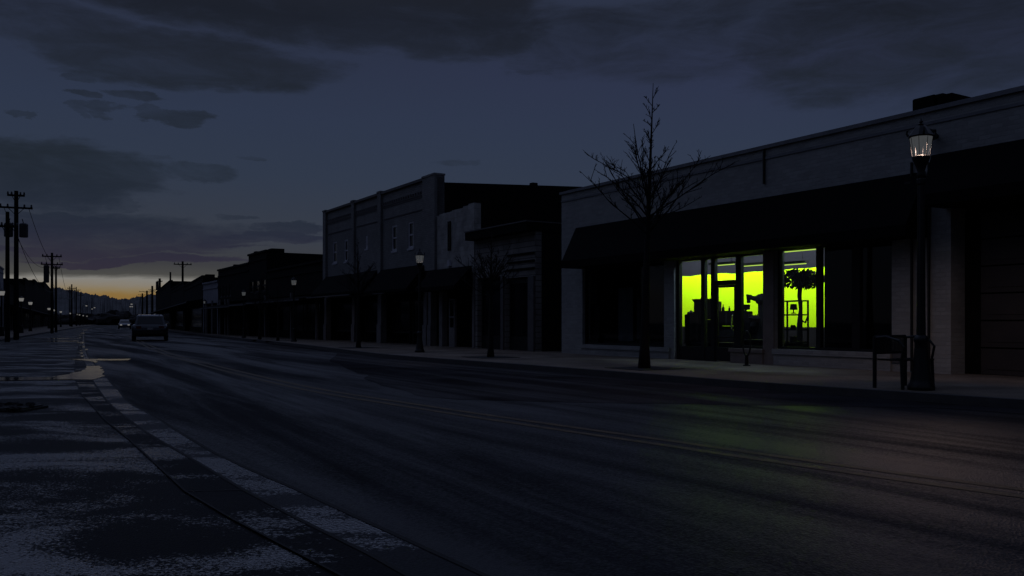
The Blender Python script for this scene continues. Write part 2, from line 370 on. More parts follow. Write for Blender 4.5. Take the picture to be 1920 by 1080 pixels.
# drier strip along the kerb, shaped to keep the shop's green sheen off the road
KW = [min(5.2, max(.35, 5.2 - (p.y - 17.5) * .36)) * min(1, max(.12, (p.y - 11.2) / 4.2)) for p in CURB]
KS = [a + (b - a) * w for a, b, w in zip(CURB, offset_line(CURB, 1.0), KW)]
KS = [p + Vector((mnoise.noise(Vector((i * .3, 2, 0))) * .07 * KW[i], mnoise.noise(Vector((i * .9, 5, 0))) * .04 * KW[i], 0)) for i, p in enumerate(KS)]
mb = MB(); strip(mb, CURB, KS, .012); mb.build('kerbside_strip', M['dry'], kind='structure')
# double yellow line
CL = [p for p in CENTRE if p.y < 75]
mb = MB()
for o in (-.13, .13): strip(mb, offset_line(CL, o - .055), offset_line(CL, o + .055), .012)
mb.build('centre_line_marking', M['yellow'], kind='structure')
# right pavement with kerb
inner = offset_line(CURB, -.16)
mb = MB(); n = len(CURB)
vs = [(p.x, p.y, 0) for p in CURB] + [(p.x, p.y, SW + .004) for p in CURB] + [(p.x, p.y, SW + .004) for p in inner]
fs = []
for i in range(n - 1): fs += [(i, i + 1, n + i + 1, n + i), (n + i, n + i + 1, 2 * n + i + 1, 2 * n + i)]
mb.add(vs, fs); mb.build('kerb', M['kerb'], kind='structure')
mb = MB(); back = [p + WF.n * 16 for p in inner]
strip(mb, inner, back, SW); mb.build('sidewalk', M['walk'], kind='structure')
# left pavement
mb = MB(); n = len(LCURB); LI = offset_line(LCURB, -.16); LB = [p + Vector((-14, -2, 0)) for p in LI]
vs = [(p.x, p.y, 0) for p in LCURB] + [(p.x, p.y, SW + .004) for p in LCURB] + [(p.x, p.y, SW + .004) for p in LI]
fs = []
for i in range(n - 1): fs += [(i, i + 1, n + i + 1, n + i), (n + i, n + i + 1, 2 * n + i + 1, 2 * n + i)]
mb.add(vs, fs); mb.build('kerb', M['kerb'], kind='structure')
mb = MB(); strip(mb, LI, LB, SW); mb.build('sidewalk', M['walk'], kind='structure')

def puddle(pix, z=.0185):
    pts = [G(x, y) for x, y in pix]
    # wobble the outline
    out = []
    for i in range(len(pts)):
        a, b = pts[i], pts[(i + 1) % len(pts)]
        for k in range(5):
            p = a.lerp(b, k / 5); d = (b - a).length * .06
            out.append(p + Vector((mnoise.noise(p * 1.9) * d, mnoise.noise(p * 1.9 + Vector((9, 2, 1))) * d, 0)))
    mb = MB(); mb.add([(p.x, p.y, z) for p in out], [list(range(len(out)))])
    return mb.build('puddle', M['water'], kind='structure')
puddle([(-60, 716), (-60, 709), (40, 709), (95, 708), (130, 703), (160, 694), (163, 688), (186, 687), (192, 696), (198, 706), (176, 713), (120, 713)])
puddle([(125, 674.5), (155, 674), (245, 673.8), (240, 676.5), (182, 677), (180, 681), (172, 679), (158, 677)])
puddle([(50, 640), (150, 639), (140, 641), (55, 641)])
puddle([(0, 636.2), (60, 635), (150, 634.4), (100, 636.6)])
for i, (x, y, w, h) in enumerate(((153, 643, 5, 1.6), (150, 634, 3, 1), (151, 629, 3, 1), (155, 625, 4, 1), (157, 651, 3, 1.2), (162, 656, 3, 1.3), (152, 658, 2, 1.2), (153, 663, 3, 1.3), (154, 669, 3, 1.4), (146, 642, 3, 1.2), (160, 619, 5, .6))):
    puddle([(x - w, y), (x - w * .3, y - h), (x + w * .7, y - h * .8), (x + w, y + h * .3), (x + w * .2, y + h), (x - w * .6, y + h * .8)])

# hills
RIDGE = [(-400, 520), (-100, 530), (60, 538), (110, 541), (140, 546), (165, 552), (200, 557), (225, 562), (240, 561), (262, 558), (290, 553), (330, 549), (420, 545), (600, 540), (900, 530), (1500, 525), (2400, 520)]
def ridge(x):
    for (a, b), (c, d) in zip(RIDGE[:-1], RIDGE[1:]):
        if a <= x <= c: return b + (d - b) * (x - a) / (c - a)
    return 540
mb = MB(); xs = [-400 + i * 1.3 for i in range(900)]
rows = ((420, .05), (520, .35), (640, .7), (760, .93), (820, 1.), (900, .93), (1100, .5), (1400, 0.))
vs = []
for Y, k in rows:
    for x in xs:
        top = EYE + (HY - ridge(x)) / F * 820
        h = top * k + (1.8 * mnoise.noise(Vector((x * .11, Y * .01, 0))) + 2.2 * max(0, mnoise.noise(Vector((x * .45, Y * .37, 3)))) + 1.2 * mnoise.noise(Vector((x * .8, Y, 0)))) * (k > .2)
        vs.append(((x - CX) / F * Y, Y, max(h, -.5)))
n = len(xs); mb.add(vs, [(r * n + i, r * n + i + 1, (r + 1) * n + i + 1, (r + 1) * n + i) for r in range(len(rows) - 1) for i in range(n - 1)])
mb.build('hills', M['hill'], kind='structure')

mb = MB()
for i in range(150):
    x = random.uniform(60, 330); Y = random.uniform(330, 400); t_ = random.uniform(588, 599) - (6 if 205 < x < 232 else 0)
    h = EYE + (HY - t_) / F * Y; w_ = random.uniform(2., 5.)
    mb.blob(((x - CX) / F * Y, Y, h * .5), (w_, w_, h * .52), i, .5)
tag(mb.build('distant_trees', M['bark'], kind='stuff'), 'dark mass of trees at the far end of the street below the hills', 'trees')

# ================================================================== BUILDINGS
def sash(parent, u0, u1, z0, z1, v=-.02, t=.07, mid=True, m=None):
    mb = MB()
    mb.box(u0, u0 + t, v, v + .12, z0, z1); mb.box(u1 - t, u1, v, v + .12, z0, z1)
    mb.box(u0 + t, u1 - t, v, v + .12, z0, z0 + t); mb.box(u0 + t, u1 - t, v, v + .12, z1 - t, z1)
    zm = (z0 + z1) / 2
    if mid: mb.box(u0 + t, u1 - t, v + .01, v + .11, zm - .035, zm + .035)
    mb.box(u0 - .06, u1 + .06, v - .05, v - .002, z0 - .09, z0 - .004)
    w = mb.build('window', m or M['sash'], parent)
    mb = MB(); mb.box(u0 + t * .5, u1 - t * .5, v + .05, v + .07, z0 + t * .5, z1 - t * .5); mb.build('pane', M['dglass'], w)
    return w
def awn(parent, u0, u1, zt, zb, proj, hip0=0., hip1=0., val=.25, rim=False):
    """sloping canvas awning with hipped ends and a hanging valance"""
    mb = MB(); t = .03
    top = [(u0 + hip0, -.03, zt), (u1 - hip1, -.03, zt)]; bot = [(u1, -proj, zb + val), (u0, -proj, zb + val)]
    vb = [(u0, -proj, zb), (u1, -proj, zb)]; bk = [(u0, -.03, zb), (u1, -.03, zb), (u0, -.03, zb + val), (u1, -.03, zb + val)]
    vs = top + bot + vb + bk
    mb.add(vs, [(0, 1, 2, 3), (3, 2, 5, 4), (0, 3, 8), (3, 4, 6, 8), (1, 9, 2), (2, 9, 7, 5), (0, 8, 9, 1), (8, 6, 7, 9), (4, 5, 7, 6)])
    return mb.build('awning', M['awning'], parent)

# ---- the pale one-storey corner building -------------------------------------------------
W = empty('storefront_building', WF.P, WF.rz, 'long pale painted brick one-storey shop with black awnings and one lit window', 'building')
u = WF.u; z = WF.z
HT = 5.43; UR = 21.5; DEEP = 14.
uA0, uA1 = u(1092), u(1245); uD0, uD1 = u(1264), u(1432); uW0, uW1 = u(1453), u(1672); uP1 = u(1783)
zH = z(1268, 484); zS1 = z(1170, 648.5); zS2 = z(1410, 654); zS3 = z(1560, 658)
zHead = zH
mb = MB()
wall(mb, 0, uP1, 0, HT - .09, 0, .3, [(uA0, uA1, zS1, zHead), (uD0, uD1, .0, zHead), (uW0, uW1, zS3, zHead)])
vG = WF.vdep(1809, uP1)
mb.box(uP1 - .3, uP1, .3, vG + .25, 0, HT - .09)                # return wall beside the garage recess
mb.box(uP1, UR, 0, .3, z(1783, 384), HT - .09)                 # wall over the garage
mb.box(uP1, UR, vG + .31, vG + .4, 3.3, HT - .5)
mb.box(0, .3, .3, DEEP, 0, HT - .09); mb.box(UR - .3, UR, .3, DEEP, 0, HT - .09); mb.box(.3, UR - .3, DEEP - .3, DEEP, 0, HT - .09)
mb.build('wall', M['wallwhite'], W)
mb = MB(); mb.box(-.05, UR, -.06, .36, HT - .088, HT); mb.box(0, UR, -.025, -.002, HT - .34, HT - .28); mb.build('coping', M['coping'], W)
mb = MB(); mb.box(.3, UR - .3, .36, DEEP - .3, HT - .8, HT - .6); mb.build('roof', M['dark'], W)
mb = MB(); uj = u(1434); mb.tube([(uj, -.03, z(1434, 345)), (uj, -.03, HT - .1)], .03); mb.build('downspout', M['black'], W)
# bulkheads under the windows
mb = MB()
mb.box(uA0, uA1 + .25, -.05, -.003, SW - .02, zS1 - .12); mb.box(uA0 - .02, uA1 + .27, -.09, .06, zS1 - .117, zS1 + .004)
mb.build('bulkhead', M['wallwhite'], W)
mb = MB(); uB0 = u(1373)
mb.box(uB0, uD1 + .02, -.07, .2, SW - .02, zS2 - .09); mb.box(uB0 - .03, uD1 + .05, -.11, .22, zS2 - .087, zS2)
mb.build('bulkhead', M['tan'], W)
mb = MB(); mb.box(uW0, uW1, -.05, -.003, SW - .02, zS3 - .12); mb.box(uW0 - .02, uW1 + .02, -.09, .06, zS3 - .117, zS3 + .004)
mb.build('bulkhead', M['wallwhite'], W)
mb = MB(); mb.box(u(1432.5), u(1452.5), -.04, -.003, SW, zHead); mb.build('pier', M['tan'], W)
# first window (dark)
def shopwindow(u0, u1, z0, z1, bars, t=.06, v=.1):
    mb = MB(); mb.box(u0, u0 + t, v, v + .1, z0, z1); mb.box(u1 - t, u1, v, v + .1, z0, z1)
    mb.box(u0 + t, u1 - t, v, v + .1, z0, z0 + t); mb.box(u0 + t, u1 - t, v, v + .1, z1 - t, z1)
    for b0, b1 in bars: mb.box(b0, b1, v - .01, v + .11, z0 + t, z1 - t)
    w = mb.build('window_frame', M['frame'], W)
    e = [u0 + t] + [q for b in bars for q in b] + [u1 - t]
    for k in range(0, len(e), 2):
        g = MB(); g.box(e[k], e[k + 1], v + .045, v + .053, z0 + t, z1 - t); g.build('pane', M['glass'], w)
    return w
shopwindow(uA0, uA1, zS1, zHead, [])
shopwindow(uW0, uW1, zS3, zHead, [(u(1525), u(1533)), (u(1592), u(1607))])
# entrance: sidelight, door with transom, sidelight
v0 = .1
mb = MB()
eL = uD0; bars = [(eL, u(1269)), (u(1309.5), u(1316)), (u(1328), u(1335)), (u(1374.5), u(1384)), (u(1428), uD1)]
for a, b in bars: mb.box(a, b, v0 - .01, v0 + .1, SW, zHead)
zt = z(1350, 530); zsl = z(1290, 655)
for k, (a, b) in enumerate(((bars[0][1], bars[1][0]), (bars[1][1], bars[2][0]), (bars[2][1], bars[3][0]), (bars[3][1], bars[4][0]))):
    mb.box(a, b, v0, v0 + .09, zHead - .1, zHead - .001)
    if k == 2: mb.box(a, b, v0, v0 + .09, zt - .06, zt + .06)
    if k < 2: mb.box(a, b, v0, v0 + .09, SW, .5)
    if k == 3: mb.box(a, b, v0, v0 + .09, zS2, zS2 + .07)
fr = mb.build('entrance_frame', M['frame'], W)
for k, (a, b, c, d) in enumerate(((bars[0][1], bars[1][0], .5, zHead - .1), (bars[1][1], bars[2][0], .5, zHead - .1), (bars[2][1], bars[3][0], zt + .06, zHead - .1), (bars[3][1], bars[4][0], zS2 + .07, zHead - .1))):
    g = MB(); g.box(a, b, v0 + .045, v0 + .053, c, d); g.build('pane', M['glass'], fr)
mb = MB(); a, b = bars[2][1] + .005, bars[3][0] - .005; zd = zt - .065
mb.box(a, a + .07, v0 + .01, v0 + .07, SW + .01, zd); mb.box(b - .07, b, v0 + .01, v0 + .07, SW + .01, zd)
mb.box(a + .07, b - .07, v0 + .01, v0 + .07, SW + .01, .5); mb.box(a + .07, b - .07, v0 + .01, v0 + .07, zd - .06, zd)
mb.box(a + .07, b - .07, v0 + .01, v0 + .07, z(1350, 634), z(1350, 631))
door = mb.build('door', M['frame'], W)
g = MB(); g.box(a + .07, b - .07, v0 + .035, v0 + .043, .5, zd - .06); g.build('pane', M['glass'], door)
g = MB(); g.tube([(b - .1, v0 + .01, .95), (b - .1, v0 - .05, .98), (b - .1, v0 - .05, 1.3), (b - .1, v0 + .01, 1.33)], .014); g.build('handle', M['chrome'], door)
mb = MB(); mb.box(u(1674), u(1692), .02 - .06, -.003, z(1680, 680), z(1680, 640)); mb.build('wall_plate', M['trim'], W)
# garage door in its recess
gz = 3.3
mb = MB(); mb.box(uP1, UR - .3, vG, vG + .1, SW, gz); gd = None
zl = [SW + .02]
mb = MB(); step = (gz - SW) / 6; ug0 = u(1838, vG)
for k in range(6):
    a0 = SW + .01 + k * step; mb.box(ug0, UR - .35, vG + .02, vG + .1, a0, a0 + step - .03)
    for q in range(5):
        qa = ug0 + .15 + q * .95; mb.box(qa, qa + .8, vG + .006, vG + .018, a0 + .1, a0 + step - .12)
mb.build('garage_door', M['garage'], W)
mb = MB(); mb.box(uP1, ug0 - .003, vG + .002, vG + .2, SW, gz); mb.build('door_jamb', M['dark'], W)
mb = MB(); mb.box(uP1 + .02, UR - .3, .02, vG, z(1783, 384) - .06, z(1783, 384) - .004); mb.build('recess_soffit', M['dark'], W)
mb = MB(); mb.box(uP1 + .02, UR - .3, vG + .21, vG + .3, SW, HT - .9); mb.build('garage_backing', M['dark'], W)
# awnings
pr = .75
awn(W, u(1053, -pr), u(1698, -pr), z(1390, 377.5), z(1053, 503, -pr), pr, u(1081) - u(1053, -pr), 0.05, .22)
awn(W, u(1729, -pr), UR, z(1830, 277), z(1740, 385, -pr), pr, u(1748) - u(1729, -pr), 0, .22)
# conduits, box and flood lamp on the pale wall
t = empty('wall_conduit', WF.w(0, 0), WF.rz, 'black conduit pipes with a junction box on the pale wall behind the lit lantern post', 'pipe')
mb = MB()
for x in (1712, 1744): mb.tube([(u(x), -.045, SW + .02), (u(x), -.045, z(x, 305))], .028, 8)
mb.build('pipe', M['black'], t)
mb = MB(); mb.bevbox(u(1704.5), u(1718), -.18, -.075, z(1711, 384), z(1711, 342), .015); mb.build('junction_box', M['black'], t)
t = empty('wall_floodlight', WF.w(0, 0), WF.rz, 'round black unlit flood lamp high on the pale wall', 'flood lamp')
mb = MB(); c = Vector((u(1757), -.22, z(1757, 256)))
mb.tube([c + Vector((0, .2, 0)), c + Vector((0, .08, 0))], .05, 10); mb.build('bracket', M['black'], t)
mb = MB(); mb.tube([c + Vector((.02, .1, 0)), c, c + Vector((-.03, -.08, -.03)), c + Vector((-.04, -.1, -.04))], [.07, .13, .17, .155], 14); mb.build('housing', M['black'], t)
t = empty('rooftop_unit', WF.w(u(1770, 1.5), 1.5, HT - .6), WF.rz, 'dark boxy ventilation unit on the flat roof of the pale shop', 'roof unit')
du = u(1770, 1.5); zr0 = HT - .6
za = z(1712, 186, 1.5) - zr0; a0 = u(1710, 1.5) - du
a1 = u(1752, 1.5) - du; a2 = u(1783, 1.5) - du; zb2 = z(1775, 174, 1.5) - zr0
mb = MB(); mb.bevbox(a0, a1, 0, 1.5, 0, za, .02); mb.bevbox(a1 + .001, a2, .05, 1.7, 0, zb2, .03); mb.build('casing', M['dark'], t)
mb = MB(); mb.bevbox(a0 + .2, a0 + .6, .2, .8, za + .002, za + .04, .015); mb.build('cowl', M['black'], t)

# ---- interior of the shop
VB = 3.7; uRoom0 = .35; uRoom1 = u(1529); CE = 3.75
zLime = WF.z(1330, 515, VB)
zWain = WF.z(1275, 612, VB)
mb = MB(); nn = 90; vs = []
for i in range(nn + 1):
    a_ = uRoom0 + (uRoom1 - uRoom0) * i / nn; zz_ = zLime + .055 * mnoise.noise(Vector((a_ * 1.3, 3, 0))) + .02 * mnoise.noise(Vector((a_ * 7, 3, 0)))  # ragged top edge: lamp fall-off put into the shape
    vs += [(a_, VB - .003, zWain + .002), (a_, VB - .003, zz_)]
mb.add(vs, [(2 * i, 2 * i + 2, 2 * i + 3, 2 * i + 1) for i in range(nn)]); mb.build('interior_wall', M['lime'], W)
mb = MB(); mb.box(uRoom0, uRoom1, VB - .03, VB + .1, SW, zWain); mb.build('wainscot', M['inner'], W)
mb = MB(); mb.box(uRoom0, uRoom1, VB, VB + .1, SW, CE); mb.box(uRoom0, uRoom0 + .1, 1.3, VB - .002, SW, CE); mb.build('interior_upper_wall', M['slate'], W)
mb = MB(); mb.box(.35, uP1 - .35, .305, VB + .3, CE + .01, CE + .1); mb.build('ceiling', M['slate'], W)
mb = MB(); mb.box(.35, uP1 - .35, .305, VB + .3, SW - .1, SW + .02); mb.build('floor', M['floorin'], W)
mb = MB(); mb.box(uRoom1 + .001, uRoom1 + .1, .305, VB, SW + .02, CE); mb.box(uRoom1 + .101, uP1 - .35, 2.4, 2.5, SW + .02, CE)
mb.build('partition', M['dark'], W)
mb = MB(); mb.box(.35, uD0 - 1.3, 1.2, 1.28, SW + .02, CE); mb.prism([(uD0 - .08, .305), (uD0 - .02, .305), (uD0 - 1.24, 1.28), (uD0 - 1.299, 1.2)], SW + .02, CE); mb.build('display_backing', M['dark'], W)
mb = MB(); mb.box(u(1456, .35), u(1467, .35), .3, .42, SW + .02, CE); mb.build('interior_column', M['trim'], W)
# ceiling lights: housings with tubes; an added lamp behind a board lights the back wall
def shoplight(x, y, v, ln, label):
    t = empty('ceiling_light', WF.w(u(x, v), v, CE), WF.rz, label, 'ceiling light', 'strip lights in the lit shop')
    zz = min(CE - .1, z(x, y, v)) - CE
    mb = MB(); mb.box(-ln / 2, ln / 2, -.09, .09, zz + .03, zz + .08)
    for q in (-ln * .35, ln * .35): mb.tube([(q, 0, zz + .08), (q, 0, -.002)], .008, 6)
    mb.build('housing', M['inner3'], t)
    mb = MB(); mb.tube([(-ln / 2 + .03, 0, zz), (ln / 2 - .03, 0, zz)], .011, 8); mb.build('tube', M['tube'], t)
    return t
shoplight(1355, 497, 2.2, 1.0, 'strip light seen through the glass above the shop door')
shoplight(1290, 488, 1.2, .6, 'short strip light in the leftmost lit pane')
shoplight(1418, 476, .9, .8, 'strip light high in the pane right of the shop door')
shoplight(1412, 498, 2.6, 1.2, 'lower strip light in the pane right of the shop door')
shoplight(1485, 496, 2.4, 1.0, 'lower strip light in the lit window right of the tan pier')
shoplight(1495, 470.5, .9, 1.3, 'upper strip light in the lit window right of the tan pier')
def area(name, loc, rot, sx, sy, power, col):
    l = bpy.data.lights.new(name, 'AREA'); l.shape = 'RECTANGLE'; l.size = sx; l.size_y = sy; l.energy = power; l.color = col
    o = bpy.data.objects.new(name, l); COL.objects.link(o); o.location = loc; o.rotation_euler = rot; o.parent = W; return o
uc = (uRoom0 + uRoom1) / 2
mb = MB(); mb.box(uRoom0 + .2, uRoom1 - .1, 2.30, 2.34, 3.2, CE - .002); mb.build('lamp_hiding_board', M['slate'], W)  # added board keeps the area lamp out of sight
area('added_wall_lamp', (uc, 2.48, CE - .14), (R(42), 0, 0), uRoom1 - uRoom0 - .4, .2, 290, (1, 1, 1))  # unseen area lamp added to brighten the lime wall
area('window_light', ((uD0 + uRoom1) / 2, 1.0, CE - .1), (R(-32), 0, 0), 3.2, .3, 62, (.66, .84, 1.))

# things in the shop
def inside(name, x, v, label, cat, group=None): return empty(name, WF.w(u(x, v), v, SW + .02), WF.rz, label, cat, group)
def sc_at(x, v): return WF.hit(x, v).y / F     # metres per photo pixel there (vertical)
FL = SW + .02
def carton(x0, x1, y0, y1, v, d, label, m=None, flaps=False):
    t = empty('cardboard_box', WF.w(u((x0 + x1) / 2, v), v, z((x0 + x1) / 2, y1, v)), WF.rz, label, 'box', 'boxes piled on the shop counters')
    w2 = (u(x1, v) - u(x0, v)) / 2; h = z(x0, y0, v) - z(x0, y1, v)
    mb = MB(); mb.bevbox(-w2, w2, 0, d, 0, h, .012); mb.build('carton', m or M['inner2'], t)
    mb = MB(); mb.box(-.03, .03, -.003, -.0005, 0.02, h - .02); mb.box(-.03, .03, 0, d, h + .0005, h + .003); mb.build('tape', M['inner3'], t)
    if flaps:
        mb = MB(); mb.hexa([(-w2, 0, h), (w2, 0, h), (w2, .01, h), (-w2, .01, h), (-w2, -.08, h + .08), (w2, -.08, h + .08), (w2, -.07, h + .08), (-w2, -.07, h + .08)]); mb.build('flap', M['inner2'], t)
def counter(x0, x1, ytop, v, d, label, name='counter', shelf=True):
    t = inside(name, (x0 + x1) / 2, v, label, 'counter'); w2 = (u(x1, v) - u(x0, v)) / 2; h = z((x0 + x1) / 2, ytop, v) - FL
    mb = MB(); mb.bevbox(-w2, w2, 0, d, h - .05, h, .01); mb.build('worktop', M['inner'], t)
    mb = MB(); mb.box(-w2 + .04, w2 - .04, .05, d - .05, 0, h - .051)
    for k in range(3): mb.box(-w2 + .08 + k * (2 * w2 - .16) / 3, -w2 + (k + 1) * (2 * w2 - .16) / 3, .035, .048, .1, h - .12)
    mb.build('cabinet', M['inner'], t); return t
vC = 1.9
counter(1280, 1372, 642, vC, .6, 'long dark counter behind the shop door')
counter(1374, 1440, 637, vC - .5, .6, 'dark counter right of the shop door')
carton(1283, 1306, 590, 641, vC + .05, .25, 'dark carton at the left end of the long shop counter')
carton(1300, 1340, 566, 599, vC + .1, .28, 'large dark carton on top of the pile behind the shop door', flaps=True)
carton(1308, 1342, 600, 641, vC + .08, .28, 'dark carton under the large carton behind the shop door', M['inner'])
carton(1347, 1376, 583, 611, vC + .1, .22, 'low dark carton right of the pile behind the shop door')
carton(1346, 1380, 612, 641, vC + .15, .22, 'lowest dark carton seen through the door glass', M['inner3'])
carton(1384, 1402, 584, 636, vC - .4, .2, 'dark carton beside the jointed work lamp', M['inner'])
# jointed work lamp / machine with arm
t = empty('work_lamp', WF.w(u(1428, 1.6), 1.6, z(1420, 636, 1.6)), WF.rz, 'dark jointed work lamp reaching left above the right counter', 'lamp')
def lp(x, y): return Vector((u(x, 1.6) - u(1428, 1.6), 0, z(x, y, 1.6) - z(1420, 636, 1.6)))
mb = MB(); mb.tube([lp(1428, 636), lp(1428, 600), lp(1426, 570)], [.16, .1, .07], 10); mb.bevbox(-.3, .2, -.1, .2, 0, .12, .03); mb.build('stand', M['inner'], t)
mb = MB(); mb.tube([lp(1429, 556), lp(1418, 560), lp(1406, 558)], [.09, .08, .05], 10); mb.blob(lp(1426, 562), (.14, .12, .16), 2); mb.build('arm', M['inner'], t)
mb = MB(); mb.tube([lp(1408, 555), lp(1403, 553), lp(1404, 568)], [.04, .06, .05], 10); mb.build('head', M['inner'], t)
t = empty('desk_machine', WF.w(u(1408, 1.55), 1.55, z(1408, 636, 1.55)), WF.rz, 'low dark machine heaped with clutter under the work lamp', 'machine')
mb = MB()
for i, (x, y, rx, rz_) in enumerate(((1398, 610, .2, .42), (1409, 612, .25, .40), (1420, 615, .2, .36), (1405, 596, .22, .1))): mb.blob((u(x, 1.55) - u(1408, 1.55), .15, z(x, y, 1.55) - z(1408, 636, 1.55)), (rx, .16, rz_ * .7), i)
mb.build('body', M['inner'], t)
# small plant on the counter
t = empty('potted_plant', WF.w(u(1393, 1.6), 1.6, z(1393, 598, 1.6)), WF.rz, 'small spiky dark plant on the boxes left of the work lamp', 'plant')
mb = MB(); mb.lathe([(.05, 0), (.07, .1), (.075, .11)], 10); mb.build('pot', M['inner'], t)
mb = MB()
for k in range(14):
    a = k * 2.4; l = random.uniform(.18, .34); mb.tube([(0, 0, .1), (math.cos(a) * l * .4, math.sin(a) * l * .3, .1 + l * .6), (math.cos(a) * l * .8, math.sin(a) * l * .5, .1 + l * random.uniform(.5, .9))], [.012, .016, .003], 4)
mb.build('leaves', M['inner'], t)
def heap(name, x0, x1, y0, y1, v, label, cat, k):
    t = empty(name, WF.w(u((x0 + x1) / 2, v), v, z((x0 + x1) / 2, y1, v)), WF.rz, label, cat, 'clutter on the shop counters'); w2 = (u(x1, v) - u(x0, v)) / 2; h = z(x0, y0, v) - z(x0, y1, v)
    mb = MB()
    if k == 0: mb.blob((0, .1, h * .45), (w2, .14, h * .52), x0, .5); mb.build('bag', M['inner'], t); mb = MB(); mb.tube([(-w2 * .5, .1, h * .8), (0, .1, h * 1.15), (w2 * .5, .1, h * .8)], .012, 6); mb.build('strap', M['inner'], t)
    elif k == 1: mb.lathe([(w2, 0), (w2, h * .6), (w2 * .35, h * .78), (w2 * .35, h)], 12); mb.build('bottle', M['inner'], t); mb = MB(); mb.lathe([(w2 * .42, h * 1.001), (w2 * .42, h * 1.08)], 10); mb.build('cap', M['inner2'], t)
    else:
        mb.tube([(0, .1, 0), (0, .1, h * .5)], .02, 8); mb.lathe([(w2 * .6, 0), (w2 * .5, .02)], 12, (0, .1, 0)); mb.build('foot', M['inner'], t); mb = MB(); mb.bevbox(-w2, w2, .06, .12, h * .3, h, .012); mb.build('screen', M['inner'], t)
heap('tool_bag', 1308, 1322, 559, 567, vC + .2, 'small dark bag on the topmost carton behind the shop door', 'bag', 0)
heap('tool_bag', 1286, 1296, 583, 591, vC + .1, 'dark bag on the leftmost carton of the long counter', 'bag', 0)
heap('bottle', 1343, 1347, 584, 600, vC, 'dark bottle between the carton pile and the low carton', 'bottle', 1)
heap('bottle', 1354, 1358, 572, 584, vC + .15, 'dark bottle standing on the low carton in the door glass', 'bottle', 1)
heap('bottle', 1366, 1369, 575, 584, vC + .15, 'slim dark bottle at the right on the low carton in the door glass', 'bottle', 1)
heap('computer_screen', 1386, 1401, 571, 585, vC - .35, 'small dark screen on the carton beside the work lamp', 'screen', 2)
heap('tool_bag', 1410, 1424, 590, 604, 1.45, 'dark lumpy bag on the machine under the work lamp', 'bag', 0)
t = empty('table_lamp', WF.w(u(1488, 1.45), 1.45, z(1488, 588, 1.45)), WF.rz, 'grey shaded table lamp on the window shelving', 'lamp')
hh = z(1488, 570, 1.45) - z(1488, 588, 1.45)
mb = MB(); mb.lathe([(.07, 0), (.06, .02), (.015, .03), (.015, hh * .5)], 10); mb.build('base', M['inner'], t)
mb = MB(); mb.lathe([(.10, hh * .4), (.075, hh)], 14); mb.build('lamp_shade', M['inner3'], t)
# shelving with goods in the window right of the tan pier
vS = 1.3; sx0, sx1 = 1462, 1503
t = inside('display_shelf', (sx0 + sx1) / 2, vS, 'dark open shelving stacked with goods in the lit window beside the tan pier', 'shelf')
w2 = (u(sx1, vS) - u(sx0, vS)) / 2
SH = [z(1485, y, vS) - FL for y in (640, 617, 589, 563)]
for q in (-w2, w2 - .04):
    for r_ in (0, .24): mb = MB(); mb.box(q, q + .04, r_, r_ + .03, 0, SH[3]); mb.build('upright', M['inner'], t)
for h in SH:
    mb = MB(); mb.box(-w2 + .041, w2 - .041, 0, .27, h - .035, h); mb.build('shelf', M['inner'], t)
mb = MB(); mb.box(-w2 + .041, w2 - .041, .02, .26, .02, SH[0] - .052); mb.build('base_cabinet', M['inner'], t)
k = 0
for li, (h, hmax) in enumerate(((SH[0], .26), (SH[1], .3), (SH[2], .28))):
    x = -w2 + .08
    while x < w2 - .2:
        w_ = random.uniform(.09, .2); hh = hmax * random.uniform(.35, .9)
        if random.random() < (.75 if li < 2 else .45):
            g = empty('jar' if k % 2 else 'storage_tin', WF.w(u((sx0 + sx1) / 2, vS) + x + w_ / 2, vS + .13, FL + h), WF.rz,
                      ('dark lidded jar' if k % 2 else 'dark tin') + ' on the ' + ('lowest', 'middle', 'top')[li] + ' open level of the shelving in the lit window', 'jar' if k % 2 else 'tin', 'goods on the window shelving')
            b = MB(); b.lathe([(w_ * .42, 0), (w_ * .45, .02), (w_ * .45, hh * .75), (w_ * .3, hh * .85)], 12) if k % 2 else b.bevbox(-w_ / 2, w_ / 2, -.08, .08, 0, hh * .85, .01)
            b.build('body', M['inner3'] if k % 3 == 0 else M['inner'], g)
            b = MB(); b.lathe([(w_ * .33, hh * .86), (w_ * .33, hh)], 12) if k % 2 else b.box(-w_ / 2, w_ / 2, -.082, .082, hh * .855, hh * .95)
            b.build('lid', M['inner2'], g); k += 1
        x += w_ + random.uniform(.03, .1)
# hanging foliage plant whose stems divide the lit wall
t = inside('indoor_tree', 1497, 2.2, 'tall dark indoor plant with a thin stem right of the window shelving', 'plant')
def tp(x, y): return Vector((u(x, 2.2) - u(1497, 2.2), 0, z(x, y, 2.2) - FL))
mb = MB(); mb.lathe([(.16, 0), (.22, .4), (.23, .42)], 12); mb.build('pot', M['inner'], t)
mb = MB(); mb.tube([tp(1497, 655) * 1, tp(1499, 610), tp(1501, 580), tp(1499, 555), tp(1501, 530)], [.06, .07, .045, .055, .06], 8)
mb.tube([tp(1501, 600), tp(1510, 605), tp(1516, 588)], [.03, .025, .01], 6); mb.build('trunk', M['inner'], t)
mb = MB()
for i in range(900):
    a = random.uniform(0, 6.28); rr = random.random() ** .5; x = 1505 + math.cos(a) * 24 * rr; y = 524 + math.sin(a) * 17 * rr
    if x < 1486 and y > 522: continue
    if 1505 < x and y > 536: continue
    p = tp(x, y) + Vector((0, random.uniform(-.5, .5), 0)); q = Vector((random.uniform(-1, 1), random.uniform(-1, 1), random.uniform(-1, .3))).normalized() * .11; s_ = q.cross(Vector((.3, .5, .8))).normalized() * .035
    mb.add([p - q, p + s_, p + q, p - s_], [(0, 1, 2, 3)])
mb.build('crown', M['inner'], t)

